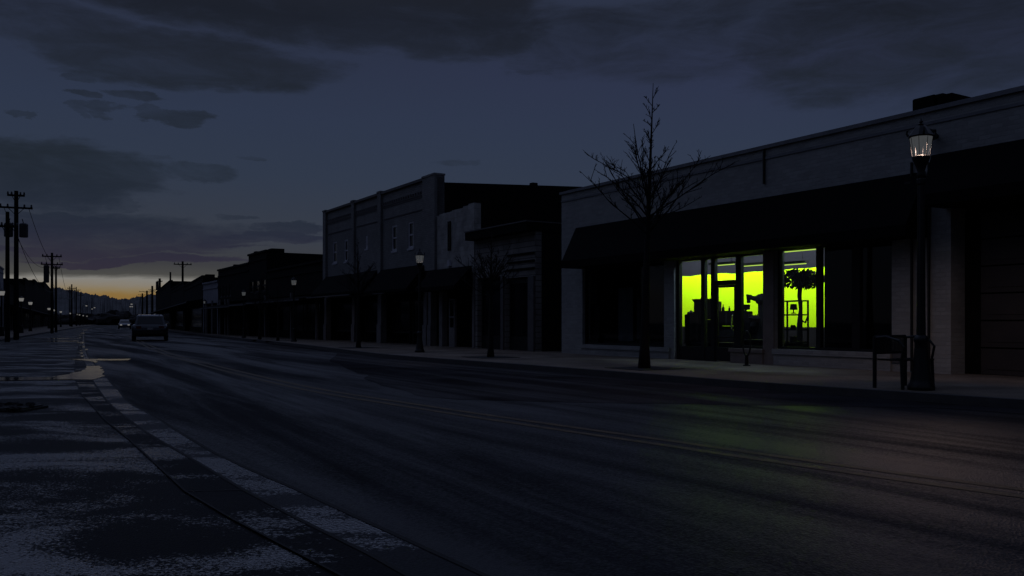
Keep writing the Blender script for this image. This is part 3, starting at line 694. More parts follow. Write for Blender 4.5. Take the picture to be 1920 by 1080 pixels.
# dim goods behind the dark first window
for i, (x0, x1, y0, y1, lab) in enumerate(((1112, 1126, 574, 640, 'narrow dim garment stand in the dark left window'), (1160, 1189, 540, 645, 'grey hanging cloth in the dark left window'), (1195, 1202, 560, 642, 'slim dim panel in the dark left window'))):
    v = .75
    t = empty('display_stand', WF.w(u((x0 + x1) / 2, v), v, SW + .02), WF.rz, lab, 'display')
    w2 = (u(x1, v) - u(x0, v)) / 2; zt_ = z(x0, y0, v) - FL; zb_ = z(x0, y1, v) - FL
    mb = MB(); mb.tube([(0, .05, 0), (0, .05, zt_)], .02, 6); mb.box(-w2, w2, -.05, .15, 0, .03); mb.build('stand', M['inner'], t)
    mb = MB(); n = 8
    vs = []
    for r_ in range(2):
        for q in range(n + 1): vs.append((-w2 + 2 * w2 * q / n, -.02 + .03 * math.sin(q * 2.1), zb_ + .1 if r_ == 0 else zt_))
    mb.add(vs, [(q, q + 1, n + 2 + q, n + 1 + q) for q in range(n)]); mb.build('cloth', mat('dim_cloth', (.05, .055, .06), .8, var=.4), t)

# ---- building A: two-storey grey brick
AF = WF
uL, uR_ = u(607), u(817)
O = WF.w(uL, 0, 0)
A = empty('brick_building', O, WF.rz, 'tall two-storey grey brick building with five pale sash windows', 'building')
def ua(x, v=0.): return u(x, v) - uL
wid = uR_ - uL
zt1 = z(712, 366); zt0 = z(640, 392); zt2 = z(770, 344)
piers = [(0, ua(612)), (ua(660), ua(665)), (ua(709.5), ua(715.5)), (ua(794), wid)]
wins = [(622, 630, 453, 493), (643.5, 650, 449, 490), (683, 687.5, 442, 466), (732.5, 742, 422, 470), (763, 773, 415, 465)]
ops = [(ua(a), ua(b), z((a + b) / 2, d), z((a + b) / 2, c)) for a, b, c, d in wins]
zAw = z(660, 514); zg = z(700, 560)
mb = MB(); wall(mb, 0, wid, zg + .2, zt1, .06, .4, ops)
mb.build('wall', M['brickgrey'], A)
mb = MB()
zr = z(790, 337)
mb.box(0.0, wid - .4, 9.6, 10, 0, zr)
vs = [(wid - .4, .41), (wid, .41)]
zc = z(1090, 350.5, 7.7) if False else WF.z(1090, 350, WF.vdep(1090, uR_))
vd = WF.vdep(1090, uR_)
mb.hexa([(wid - .35, .41, 0), (wid, .41, 0), (wid, vd, 0), (wid - .35, vd, 0), (wid - .35, .41, z(818, 340)), (wid, .41, z(818, 340)), (wid, vd, zc), (wid - .35, vd, zc)])
mb.hexa([(wid - .35, vd, 0), (wid, vd, 0), (wid, vd + 12, 0), (wid - .35, vd + 12, 0), (wid - .35, vd, zc), (wid, vd, zc), (wid, vd + 12, zc), (wid - .35, vd + 12, zc)])
mb.box(0, .3, .41, 20, 0, zt1); mb.box(.3, wid - .35, 19.6, 20, 0, zt1)
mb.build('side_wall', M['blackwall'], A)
mb = MB(); mb.box(.3, wid - .36, .41, 19.6, zt1 - .7, zt1 - .5); mb.build('roof', M['dark'], A)
for k, (a, b) in enumerate(piers):
    mb = MB()
    tp_ = z(616, 395) if k == 0 else (z(805, 331.5) if k == 3 else zt1 + .1)
    mb.box(a, b, -.06, .42, zAw - .3, tp_)
    mb.box(a - .03, b + .03, -.09, .44, tp_ + .001, tp_ + .08)
    mb.build('pilaster', M['brickgrey'], A)
mb = MB()
for (a, b), (c, d) in zip(piers[:-1], piers[1:]):
    mb.box(b + .032, c - .032, -.05, .43, zt1 + .001, zt1 + .12)
    for q, (dz, pv) in enumerate(((.55, .05), (.63, .03))): mb.box(b, c, .06 - pv, .058, zt1 - dz - .06, zt1 - dz)
    n = int((c - b) / .25)
    for q in range(n): mb.box(b + (q + .2) * (c - b) / n, b + (q + .7) * (c - b) / n, .0, .058, zt1 - .55, zt1 - .42)
    mb.box(b + .2, c - .2, .03, .058, zt1 - 1.25, zt1 - 1.2)
mb.build('cornice', M['trim'], A)
for k, o in enumerate(ops): sash(A, *o, v=.08, t=.09 if k != 2 else .12)
# shop fronts of A
mb = MB(); mb.box(0.3, wid - .36, .9, 1., SW, zg + .3); mb.build('shopfront', M['dark'], A)
for k, (a, b) in enumerate(((piers[0][1], piers[2][0]), (piers[2][1], piers[3][0] + .2))):
    awn(A, a, b, z(660, 513) if k == 0 else z(755, 501), z(690, 551) if k == 0 else z(755, 549), .9, 0, 0, .12)
mb = MB(); mb.box(ua(600), ua(690), -1.0, -.91, z(650, 554, -1), z(650, 551.5, -1)); mb.box(ua(735), ua(756), -1.0, -.91, z(745, 548.5, -1), z(745, 547, -1)); mb.build('canopy_edge', M['trim'], A)
for a, b in ((607, 611), (659, 664), (707, 714), (793, 799), (802, 807)):
    mb = MB(); mb.box(ua(a), ua(b), .02, .3, SW, zg + .19); mb.box(ua(a) - .03, ua(b) + .03, -.02, .0195, SW, SW + .9); mb.build('post', M['stonepost'], A)
for a, b in ((615, 655), (667, 704), (718, 750), (755, 790)):
    mb = MB(); t_ = .07; x0, x1 = ua(a), ua(b)
    mb.box(x0, x0 + t_, .5, .6, SW, zg - .1); mb.box(x1 - t_, x1, .5, .6, SW, zg - .1); mb.box(x0 + t_, x1 - t_, .5, .6, SW + .5, SW + .58); mb.box(x0 + t_, x1 - t_, .5, .6, zg - .2, zg - .1)
    w_ = mb.build('shop_window', M['frame'], A)
    mb = MB(); mb.box(x0 + t_, x1 - t_, .54, .56, SW + .58, zg - .2); mb.build('pane', M['dglass'], w_)
mb = MB(); q = ua(1004 - 0) ; vv = WF.vdep(1004, uR_)
zz = WF.z(1004, 343, vv); mb.bevbox(wid - .3, wid - .02, vv - .15, vv + .15, zz - .5, zz + .02, .02); mb.build('chimney', M['blackwall'], A)

# ---- building B: narrow rough brick front with a stepped top
O = WF.w(u(818), 0); oB = u(818)
Bq = empty('narrow_brick_building', WF.w(u(807), 0), WF.rz, 'narrow grey block fronted shop with a ragged stepped top between taller brick and low siding', 'building')
def ub(x, v=0.): return u(x, v) - u(807)
stops = [(807, 815, 402), (815, 822, 405), (822, 845, 399), (845, 866, 392), (866, 876, 386), (876, 887, 381)]
mb = MB(); zb = z(850, 506)
for a, b, y in stops: mb.box(ub(a) + (.4 if a == 807 else 0), ub(b), .05, .35, zb - .2, z((a + b) / 2, y))
mb.build('wall', M['brickgrey2'], Bq)
mb = MB(); mb.box(ub(887) - .3, ub(887), .36, 12, 0, z(887, 383)); mb.box(.5, ub(887) - .3, 11.7, 12, 0, 5.); mb.build('side_wall', M['blackwall'], Bq)
mb = MB(); mb.box(.5, ub(887) - .31, .36, 11.7, 5., 5.2); mb.build('roof', M['dark'], Bq)
awn(Bq, .2, ub(886), z(850, 502), z(850, 545), .8, 0, 0, .15)
mb = MB(); mb.box(.5, ub(885), .7, .8, SW, 3.2); mb.build('shopfront', M['dark'], Bq)
for a, b in ((821, 827), (883, 887)):
    mb = MB(); mb.box(ub(a), ub(b), .05, .3, SW, 3.1); mb.build('post', M['stonepost'], Bq)
mb = MB(); a0, a1 = ub(837.5), ub(848); t_ = .07
mb.box(a0, a0 + t_, .1, .2, SW, z(842, 560)); mb.box(a1 - t_, a1, .1, .2, SW, z(842, 560)); mb.box(a0 + t_, a1 - t_, .1, .2, SW, z(842, 614)); mb.box(a0 + t_, a1 - t_, .1, .2, z(842, 596), z(842, 593)); mb.box(a0 + t_, a1 - t_, .1, .2, z(842, 563), z(842, 560))
dr = mb.build('door', M['stonepost'], Bq)
mb = MB(); mb.box(a0 + t_, a1 - t_, .14, .16, z(842, 614), z(842, 563)); mb.build('pane', M['dglass'], dr)
mb = MB(); uu = ub(842); mb.box(uu - .09, uu - .05, -.03, .045, z(842, 470), z(842, 415)); mb.box(uu + .05, uu + .09, -.03, .045, z(842, 470), z(842, 415))
for q in range(6): mb.box(uu - .049, uu + .049, -.02, .04, z(842, 420 + q * 9), z(842, 418 + q * 9))
mb.build('sign_bracket', M['black'], Bq)
mb = MB(); mb.prism([(uu - .14, z(842, 499)), (uu + .14, z(842, 499)), (uu + .05, z(842, 488)), (uu - .05, z(842, 488))], -.05, .045, lambda a, b, c: (a, c, b)); mb.build('vent', M['sash'], Bq)

# ---- building C: low shop with boarded upper front
Cq = empty('low_shop', WF.w(u(889), 0), WF.rz, 'low dark shop with weathered boarding under an overhanging flat roof', 'building')
def uc_(x, v=0.): return u(x, v) - u(889)
uC1 = uc_(1002); zC = z(1003, 413.5); zB = z(945, 517)
mb = MB(); wall(mb, 0, uC1, 0, zC - .35, .05, .3, [(uc_(893), uc_(938), 0, zB), (uc_(945), uc_(989), 0, zB - .1)]); mb.build('wall', M['siding'], Cq)
mb = MB(); mb.box(uC1 - .3, uC1 - .001, .31, 12, 0, zC - .35); mb.box(.02, .3, .31, 12, 0, zC - .35); mb.box(.3, uC1 - .3, 11.7, 12, 0, zC - .35); mb.build('side_wall', M['blackwall'], Cq)
mb = MB(); mb.box(-.1, uC1 + .04, -.35, 12.1, zC - .349, zC - .03); mb.build('roof', M['dark'], Cq)
mb = MB(); mb.box(-.1, uC1 + .05, -.38, -.351, zC - .05, zC); mb.box(uC1 + .041, uC1 + .06, -.35, 12.1, zC - .05, zC - .01); mb.build('roof_edge', M['trim'], Cq)
mb = MB()
for q in range(3): mb.box(uc_(950), uC1 - .05, .0, .048, z(980, 478 + q * 14), z(980, 474.5 + q * 14))
mb.build('rail', M['dark'], Cq)
mb = MB(); mb.box(.3, uC1 - .3, .8, .9, SW, zB); mb.build('shopfront', M['dark'], Cq)
mb = MB(); mb.box(uc_(939), uc_(944), -.02, .048, SW, zB); mb.build('post', M['trim'], Cq)
mb = MB(); mb.box(uc_(990.5), uc_(1001.5), -.03, .048, SW, zB - .1); mb.build('pilaster', M['trim'], Cq)
for a, b in ((895, 936), (947, 987)):
    mb = MB(); x0, x1 = uc_(a), uc_(b); t_ = .06
    mb.box(x0, x0 + t_, .2, .29, SW, zB - .15); mb.box(x1 - t_, x1, .2, .29, SW, zB - .15); mb.box(x0 + t_, x1 - t_, .2, .29, SW, SW + .5)
    mb.box(x0 + t_, x1 - t_, .2, .29, zB - .3, zB - .15)
    w_ = mb.build('shop_window', M['frame'], Cq); mb = MB(); mb.box(x0 + t_, x1 - t_, .24, .26, SW + .5, zB - .3); mb.build('pane', M['dglass'], w_)

# ---- row further along: D3, D2, D1, E and on
def simple(fr, x0, x1, roofy, depth, m, name, label, side_m=None, wins=(), canopy=None, posts=(), chimneys=(), slope=None, H=None, u01=None, sm=None):
    a, b = u01 if u01 else (fr.u(x0), fr.u(x1))
    o = empty(name, fr.w(a, 0), fr.rz, label, 'building'); wd = b - a
    Hh = H if H else fr.z((x0 + x1) / 2, roofy)
    zg_ = min(3., Hh - 1.2)
    mb = MB(); wall(mb, 0, wd, 0, Hh, 0, .3, [(p, q, r, s) for p, q, r, s in wins] + [(wd * .05, wd * .95, SW, zg_ - .2)]); mb.build('wall', m, o)
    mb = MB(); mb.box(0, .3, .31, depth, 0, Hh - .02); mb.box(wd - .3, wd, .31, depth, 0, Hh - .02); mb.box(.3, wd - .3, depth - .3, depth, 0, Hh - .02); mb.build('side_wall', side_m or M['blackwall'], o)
    mb = MB(); mb.box(.3, wd - .3, .31, depth - .31, Hh - .5, Hh - .3); mb.build('roof', M['dark'], o)
    mb = MB(); mb.box(-.04, wd + .04, -.09, .34, Hh + .001, Hh + .14); mb.box(0, wd, -.05, -.002, Hh - .5, Hh - .4); mb.build('cornice', m, o)
    for w_ in wins: sash(o, *w_, v=.05, t=.08, m=sm or M['trim'])
    mb = MB(); mb.box(.05 * wd, wd * .95, .5, .6, SW, zg_ - .2); sf = mb.build('shopfront', M['dark'], o)
    mb = MB(); nn = max(2, int(wd / 1.6))
    for q in range(nn): mb.box(wd * .06 + q * wd * .88 / nn + .06, wd * .06 + (q + 1) * wd * .88 / nn - .06, .46, .49, SW + .5, zg_ - .35)
    mb.build('pane', M['dglass'], sf)
    if canopy is not None:
        mb = MB(); mb.hexa([(0, -1.4, canopy - .12), (wd, -1.4, canopy - .12), (wd, -.003, canopy - .05), (0, -.003, canopy - .05), (0, -1.4, canopy), (wd, -1.4, canopy), (wd, -.003, canopy + .25), (0, -.003, canopy + .25)]); mb.build('canopy', M['awning'], o)
        mb = MB(); mb.box(0, wd, -1.43, -1.402, canopy - .11, canopy - .02); mb.build('canopy_edge', M['trim'], o)
    for p in posts:
        mb = MB(); mb.box(p - .09, p + .09, -.12, -.003, SW, zg_); mb.build('post', M['stonepost'], o)
    for p, w_, h_ in chimneys:
        mb = MB(); mb.box(p - w_ / 2, p + w_ / 2, .35, .35 + w_, Hh - .4, Hh + h_); mb.build('chimney', m, o)
    return o
def W_(fr, a0, lst):  # windows given by photo box
    return [(fr.u(a) - a0, fr.u(b) - a0, fr.z((a + b) / 2, d), fr.z((a + b) / 2, c)) for a, b, c, d in lst]
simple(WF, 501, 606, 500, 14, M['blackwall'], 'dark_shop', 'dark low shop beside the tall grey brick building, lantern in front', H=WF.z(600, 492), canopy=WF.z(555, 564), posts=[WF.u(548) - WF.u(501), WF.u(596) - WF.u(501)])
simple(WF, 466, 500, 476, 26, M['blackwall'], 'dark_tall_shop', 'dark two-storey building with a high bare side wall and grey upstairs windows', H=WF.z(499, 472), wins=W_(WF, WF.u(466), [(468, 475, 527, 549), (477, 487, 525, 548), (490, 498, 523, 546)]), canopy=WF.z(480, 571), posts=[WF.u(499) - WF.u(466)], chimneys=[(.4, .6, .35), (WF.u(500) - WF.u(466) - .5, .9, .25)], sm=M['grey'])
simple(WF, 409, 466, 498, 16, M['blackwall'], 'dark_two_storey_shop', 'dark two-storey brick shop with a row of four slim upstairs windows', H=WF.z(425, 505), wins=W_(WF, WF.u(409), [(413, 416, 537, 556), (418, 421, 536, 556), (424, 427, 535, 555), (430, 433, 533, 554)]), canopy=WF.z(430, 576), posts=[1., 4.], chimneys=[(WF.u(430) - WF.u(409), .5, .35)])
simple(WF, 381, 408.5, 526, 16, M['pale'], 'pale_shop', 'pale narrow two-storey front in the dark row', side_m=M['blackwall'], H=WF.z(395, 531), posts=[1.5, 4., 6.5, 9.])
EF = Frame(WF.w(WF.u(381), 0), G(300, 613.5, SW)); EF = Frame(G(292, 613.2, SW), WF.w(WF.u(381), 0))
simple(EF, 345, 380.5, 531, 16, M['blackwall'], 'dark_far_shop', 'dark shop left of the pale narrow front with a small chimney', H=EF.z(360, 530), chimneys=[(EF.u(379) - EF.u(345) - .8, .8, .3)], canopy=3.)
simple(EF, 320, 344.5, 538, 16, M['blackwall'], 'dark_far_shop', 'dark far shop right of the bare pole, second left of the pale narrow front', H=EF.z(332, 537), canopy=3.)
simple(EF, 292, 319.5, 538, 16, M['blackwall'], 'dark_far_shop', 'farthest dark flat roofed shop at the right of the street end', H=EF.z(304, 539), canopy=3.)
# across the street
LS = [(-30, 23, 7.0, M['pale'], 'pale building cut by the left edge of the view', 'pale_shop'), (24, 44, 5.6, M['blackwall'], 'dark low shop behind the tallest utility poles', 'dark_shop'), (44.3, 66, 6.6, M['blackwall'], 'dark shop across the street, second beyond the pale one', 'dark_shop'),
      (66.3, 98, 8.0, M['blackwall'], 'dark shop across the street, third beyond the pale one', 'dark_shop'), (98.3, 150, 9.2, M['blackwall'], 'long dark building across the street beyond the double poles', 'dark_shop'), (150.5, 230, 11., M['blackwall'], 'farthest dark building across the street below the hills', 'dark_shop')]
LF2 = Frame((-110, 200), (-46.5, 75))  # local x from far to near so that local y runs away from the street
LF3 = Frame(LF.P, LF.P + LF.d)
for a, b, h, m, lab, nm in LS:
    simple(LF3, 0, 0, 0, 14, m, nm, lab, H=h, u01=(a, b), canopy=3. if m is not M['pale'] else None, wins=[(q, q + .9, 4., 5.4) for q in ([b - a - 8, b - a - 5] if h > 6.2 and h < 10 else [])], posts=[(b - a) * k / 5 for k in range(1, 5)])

# ================================================================== STREET FURNITURE
def make_lamp():
    t = empty('street_lamp')
    mb = MB(); mb.sm = True
    mb.lathe([(.19, 0), (.195, .05), (.16, .1), (.15, .16), (.118, .35), (.095, .6), (.09, .7), (.105, .73), (.105, .77), (.068, .82)], 16); mb.build('base', M['black'], t)
    mb = MB()
    for zz_ in (0,):
        prof = []
        n = 16; vs = []; fs = []
        for (r, zz) in ((.066, .82), (.062, 1.2), (.05, 3.05), (.062, 3.08), (.062, 3.14), (.045, 3.18)):
            for k in range(n):
                an = 2 * math.pi * k / n; rr = r * (1 if k % 2 else .86); vs.append((rr * math.cos(an), rr * math.sin(an), zz))
        for i in range(5):
            for k in range(n): fs.append((i * n + k, i * n + (k + 1) % n, (i + 1) * n + (k + 1) % n, (i + 1) * n + k))
        mb.add(vs, fs)
    mb.build('post', M['black'], t)
    mb = MB(); mb.lathe([(.05, 3.14), (.06, 3.22), (.05, 3.26), (.075, 3.34), (.115, 3.43), (.13, 3.475), (.125, 3.485)], 16); mb.build('lantern_cup', M['black'], t, smooth=True)
    mb = MB(); mb.lathe([(.118, 3.487), (.16, 3.765)], 8, rot=R(22.5)); mb.build('lantern_glass', M['lampglass'], t)
    mb = MB()
    for k in range(8):
        a = R(22.5 + 45 * k); mb.tube([(.121 * math.cos(a), .121 * math.sin(a), 3.487), (.163 * math.cos(a), .163 * math.sin(a), 3.766)], .0045, 4)
    mb.build('lantern_rib', M['black'], t)
    mb = MB(); mb.lathe([(.172, 3.767), (.185, 3.785), (.172, 3.8), (.15, 3.83), (.10, 3.9), (.075, 3.93), (.03, 3.95)], 8, rot=R(22.5)); mb.build('lantern_roof', M['black'], t)
    mb = MB(); mb.lathe([(.03, 3.951), (.045, 3.965), (.02, 3.985), (.03, 4.0), (.008, 4.05)], 10); mb.build('finial', M['black'], t)
    for k in range(4):
        a = R(45 + 90 * k); c, s_ = math.cos(a), math.sin(a)
        mb = MB(); mb.tube([(.175 * c, .175 * s_, 3.79), (.20 * c, .20 * s_, 3.83), (.19 * c, .19 * s_, 3.87), (.165 * c, .165 * s_, 3.88)], [.016, .014, .018, .006], 6); mb.build('ornament', M['black'], t)
    return t
lamp0 = make_lamp()
RL = [(1727, 731, 275, 'nearest ornate black lantern post, tall on the kerb by the pale shop'), (787, 660.5, 486, 'lit lantern post before the tall grey brick building'), (551, 640.5, 530, 'lit lantern post before the dark low shop left of the grey brick building'),
      (457, 633.5, 551, 'lit lantern post before the dark shop with four slim upstairs windows'), (384, 625.5, 567, 'lit lantern post before the pale narrow front')]
lamps = []
for i, (x, yb, yh, lab) in enumerate(RL):
    o = lamp0 if i == 0 else copy_tree(lamp0)
    p = G(x, yb, SW); o.location = p; hh = AT(x, yh, p.y).z - SW; s = hh / 3.63; o.scale = (s, s, s); o.rotation_euler = (0, 0, WF.rz)
    tag(o, lab, 'street lamp', 'lantern posts along the pavements'); lamps.append((o, p, s))
for (o, p, s), pw in zip(lamps[:3], (80, 5, 4)):
    l = bpy.data.lights.new('bulb', 'SPOT'); l.spot_size = R(158); l.spot_blend = .5; l.energy = pw * 2.2; l.color = (1., .68, .54); l.shadow_soft_size = .05
    b = bpy.data.objects.new('bulb', l); COL.objects.link(b); b.location = (p.x, p.y, SW + 3.66 * s)
# far lanterns: post and glass in one small mesh
mb = MB(); mb.tube([(0, 0, 0), (0, 0, .8), (0, 0, .85), (0, 0, 3.45)], [.17, .11, .06, .06], 8); mb.lathe([(.18, 3.8), (.16, 3.86), (.03, 4.)], 8); mb.cur = 1; mb.lathe([(.13, 3.45), (.19, 3.79)], 8)
far0 = mb.build('street_lamp', [M['black'], M['farlamp']])
used = [False]
def farlamp(x, y, sc, lab, Y=None, big=1.):
    o = far0 if not used[0] else far0.copy()
    if used[0]: COL.objects.link(o)
    used[0] = True
    Yy = (3.62 * sc + SW - EYE) * F / (HY - y) if Y is None else Y
    o.location = ((x - CX) / F * Yy, Yy, SW); o.scale = (sc * big, sc * big, sc)
    tag(o, lab, 'street lamp', 'far lantern posts along the street'); return o
for i, (x, y, lab) in enumerate(((325, 577, 'bright far lantern right of the dark car'), (309, 582, 'second far lantern right of the dark car roof'))): farlamp(x, y, .86, lab)
for x, y in ((298, 585.6), (293, 588), (287, 590.5), (283, 592), (279, 593)): farlamp(x, y, .86, 'tiny far lantern in the row running in on the right above the cars', big=1.2)
for x, y, lab in ((3, 550, 'lit lantern cut by the left edge of the view'), (40, 562, 'bright lit lantern right of the tall double utility poles'), (57, 569, 'lit lantern second to the right of the tall double utility poles')): farlamp(x, y, .86, lab, big=1.4)
for x, y in ((92, 579.5), (103, 582), (114, 585)): farlamp(x, y, .86, 'small lantern in the cluster under the mid distance double poles', big=1.6)
for x, y in ((132, 587.8), (144, 589.6), (149, 590.5), (156, 592), (163, 593), (173, 595.6), (177, 596), (182, 596.8), (189, 597.4), (194, 598), (198, 598.4)): farlamp(x, y, .86, 'tiny far lantern in the row dwindling towards the hills on the left', big=1.3)
# tall cobra-head street lights further off
mb = MB(); mb.tube([(0, 0, 0), (0, 0, 8.2), (.1, 0, 8.8), (.6, 0, 9.1), (1.6, 0, 9.15)], [.14, .1, .08, .06, .05], 8); mb.bevbox(1.4, 2.1, -.18, .18, 9.08, 9.24, .05); mb.cur = 1; mb.bevbox(1.45, 2.05, -.3, .3, 8.6, 9.07, .06)
cob0 = mb.build('tall_street_light', [M['black'], M['farlamp']])
for i, (x, y) in enumerate(((155, 573), (167, 579), (171, 576.5), (186, 583), (193, 585.5), (206, 588), (207, 584), (251, 574.5), (254.3, 570), (254.6, 574.5), (246.5, 582.5))):
    o = cob0 if i == 0 else cob0.copy()
    if i: COL.objects.link(o)
    Yy = 7.8 * F / (HY - y); o.location = ((x - CX) / F * Yy, Yy, 0); o.rotation_euler = (0, 0, 0 if x < 215 else math.pi)
    tag(o, 'far tall street light on the left half of the street under the hills' if x < 215 else 'far tall street light above the right end of the street', 'street light', 'tall street lights far along the street')

# utility poles
def pole(x, ytop, ybase, label, arms=(), tanks=(), box=None, r=.15, Y=None):
    p = G(x, ybase, 0) if Y is None else Vector(((x - CX) / F * Y, Y, 0))
    H = AT(x, ytop, p.y).z; s = p.y / F
    t = empty('utility_pole', p, R(25), label, 'utility pole', 'wooden utility poles along the street')
    mb = MB(); mb.tube([(0, 0, -.1), (0, 0, H)], [r, r * .72], 10); mb.build('pole', M['wood'], t)
    for dy, hw in arms:
        za = H - dy * s; mb = MB(); mb.box(-hw, hw, -.19, -.1, za - .06, za + .06)
        mb.tube([(-hw * .5, -.14, za), (0, -.1, za - .5)], .02, 5); mb.tube([(hw * .5, -.14, za), (0, -.1, za - .5)], .02, 5)
        am = mb.build('crossarm', M['wood'], t)
        mb = MB()
        for q in (-.92, -.5, .5, .92): mb.lathe([(.05, .062), (.07, .1), (.04, .14), (.06, .18), (.03, .24)], 8, (q * hw, -.145, za))
        mb.build('insulator', M['grey'], am)
    for dx, dy in tanks:
        za = H - dy * s; mb = MB(); mb.lathe([(.22, -.45), (.26, -.42), (.26, .4), (.2, .46), (.05, .5)], 14, (dx, -.1, za)); mb.tube([(dx, -.1, za + .45), (dx * .8, -.1, za + .75)], .03, 6)
        mb.build('transformer', M['grey'], t)
    if box:
        za = H - box * s; mb = MB(); mb.bevbox(-.75, -.25, -.3, .1, za - .9, za + .9, .05); mb.build('switch_box', M['grey'], t)
    return p, H
P1 = pole(30.5, 358, 637, 'tallest dark utility pole at left with two crossarms and paired transformers', arms=((9, .5), (32, .95)), tanks=((-.43, 74), (.43, 74)), r=.17)
P2 = pole(14, 397, 641, 'dark utility pole just left of the tallest one', arms=((28, .55),), r=.14)
P3 = pole(97.5, 474, 625, 'double crossarm utility pole in the left middle distance', arms=((7, .9), (22, 1.)), box=40, r=.16)
P4 = pole(105, 499, 623, 'slim utility pole close right of the double crossarm pole', arms=((4, .4),), r=.14)
P5 = pole(134.5, 533, 613.5, 'far utility pole before the hills at left', arms=((8, .9),), r=.2)
pole(131, 537, 612.5, 'thin pole left beside the far utility pole before the hills', arms=((10, .6),), r=.17)
pole(143, 538, 612, 'thin pole right beside the far utility pole before the hills', arms=((6, 1.),), r=.17)
pole(151.5, 549, 610.5, 'most distant small pole on the left below the hills', arms=((5, .8),), r=.2)
P6 = pole(342.5, 490, 0, 'slender utility pole standing out of the dark roofs at right', arms=((6, 1.1),), r=.18, Y=112)
pole(319.5, 510, 0, 'bare utility pole without crossarm left of the slender one', r=.2, Y=150)
pole(299.5, 522, 0, 'short stout utility pole with switch gear above the far flat roof', arms=((6, .5),), box=14, r=.32, Y=175)
pole(285.5, 536, 0, 'far utility pole left of the far flat roof', arms=((8, .9),), r=.35, Y=220)
pole(275.5, 545, 0, 'far utility pole with wide crossarm on the right under the glow', arms=((2, 2.2),), r=.35, Y=260)
pole(267, 550, 0, 'most distant utility pole on the right under the glow', arms=((3, 1.4),), r=.35, Y=300)
def wire(pts, label):
    mb = MB()
    for a, b in pts:
        a, b = Vector(a), Vector(b); L = []
        for k in range(13):
            q = k / 12; p = a.lerp(b, q); p.z -= (b - a).length * .03 * 4 * q * (1 - q); L.append(p)
        mb.tube(L, .018, 4)
    tag(mb.build('power_line', M['black']), label, 'power line')
def tops(P, dx, dz): return (P[0].x + dx, P[0].y, P[1] + dz)
wire([(tops(P1, d, -1.1), tops(P3, d, -1.5)) for d in (-.8, .8)] + [(tops(P1, .1, -3.), tops(P3, .1, -4))], 'thin drooping wires between the tallest pole and the next crossarm pole')
wire([(tops(P1, d, -1.1), (tops(P1, d, -1.1)[0] - 22, 24, P1[1] + .6)) for d in (-.8,)], 'thin wire leaving the tallest pole towards the left edge')
wire([(tops(P3, d, -.4), tops(P5, d, -.5)) for d in (-.7, .7)], 'thin wires between the double crossarm pole and the far pole')

# bench
pb = WF.w(0, 0)
b0 = G(1640, 727, SW); b1 = G(1697, 723, SW)
t = empty('bench', b0, WF.rz, 'black metal bench with a vertical slat back beside the nearest lantern post', 'bench')
n_ = Vector((0, 0, 0)); loc = lambda P: ((P - WF.w(0, 0)).dot(WF.d), (P - WF.w(0, 0)).dot(WF.n))
bu0, bv0 = loc(b0); bu1, bv1 = loc(b1); LB_ = bv1 - bv0
LB_ = max(.75, min(1.3, LB_)); zt_ = AT(1660, 631, b0.y).z - SW; zb_ = AT(1660, 662, b0.y).z - SW
mb = MB(); sk = bu1 - bu0
mb.tube([(0, 0, zt_), (sk * .5, LB_ / 2, zt_), (sk, LB_, zt_)], .022, 8); mb.tube([(0, 0, zb_), (sk, LB_, zb_)], .02, 8)
for k in range(1, 22):
    q = k / 22; mb.box(sk * q - .004, sk * q + .004, LB_ * q - .009, LB_ * q + .009, zb_, zt_)
mb.build('backrest', M['black'], t)
mb = MB()
for k in range(9): mb.bevbox(.05 + k * .048, .05 + k * .048 + .034, -.01 , LB_ + .01, .43, .45, .006)
mb.build('seat', M['black'], t)
for e, (ox, oy) in enumerate(((0, 0), (sk, LB_))):
    mb = MB(); mb.tube([(ox, oy, 0), (ox, oy, zt_)], .03, 8); mb.build('leg', M['black'], t)
    mb = MB(); mb.tube([(ox + .48, oy, 0), (ox + .46, oy, .45)], .026, 8); mb.build('leg', M['black'], t)
    mb = MB(); mb.tube([(ox, oy, zt_ - .02), (ox + .2, oy, zt_ - .0), (ox + .42, oy, zt_ - .06), (ox + .5, oy, zt_ - .15), (ox + .46, oy, .45)], .02, 8); mb.build('armrest', M['black'], t)

# bicycle hoop
p = G(1400, 686, SW); s = p.y / F
t = empty('bike_rack', p, WF.rz, 'dark oval bicycle hoop on a short post in front of the lit shop', 'bike rack')
mb = MB(); mb.tube([(0, 0, 0), (0, 0, 20 * s)], [.045, .038], 10); mb.lathe([(.09, 0), (.09, .015), (.05, .03)], 12); mb.build('post', M['bark'], t)
mb = MB(); pts = []
for k in range(25):
    a = 2 * math.pi * k / 24; pts.append((math.sin(a) * .115, 0, 42 * s - math.cos(a) * 23.5 * s))
mb.tube(pts, .019, 8, cap=False); mb.build('hoop', M['black'], t)

# manhole / sunken drain with debris at the left
p = G(24, 769)
t = empty('storm_drain', (p.x, p.y, 0), 0, 'dark storm drain grate in the wet parking lane at left', 'drain')
mb = MB(); mb.box(-.3, .3, -.3, .3, .001, .03); mb.build('frame', M['joint'], t)
mb = MB()
for k in range(7): mb.bevbox(-.27 + k * .08, -.22 + k * .08, -.26, .26, .031, .05, .008)
mb.build('grate', M['black'], t)
mb = MB()
for k in range(16): mb.blob((random.uniform(-.35, .38), random.uniform(-.3, .3), .05), (random.uniform(.03, .1), random.uniform(.03, .08), random.uniform(.015, .04)), k, .5)
o = mb.build('wet_leaves', M['joint'], kind='stuff'); o.location = (p.x, p.y, 0.0); tag(o, 'dark wet leaf litter heaped on the storm drain', 'leaf litter')

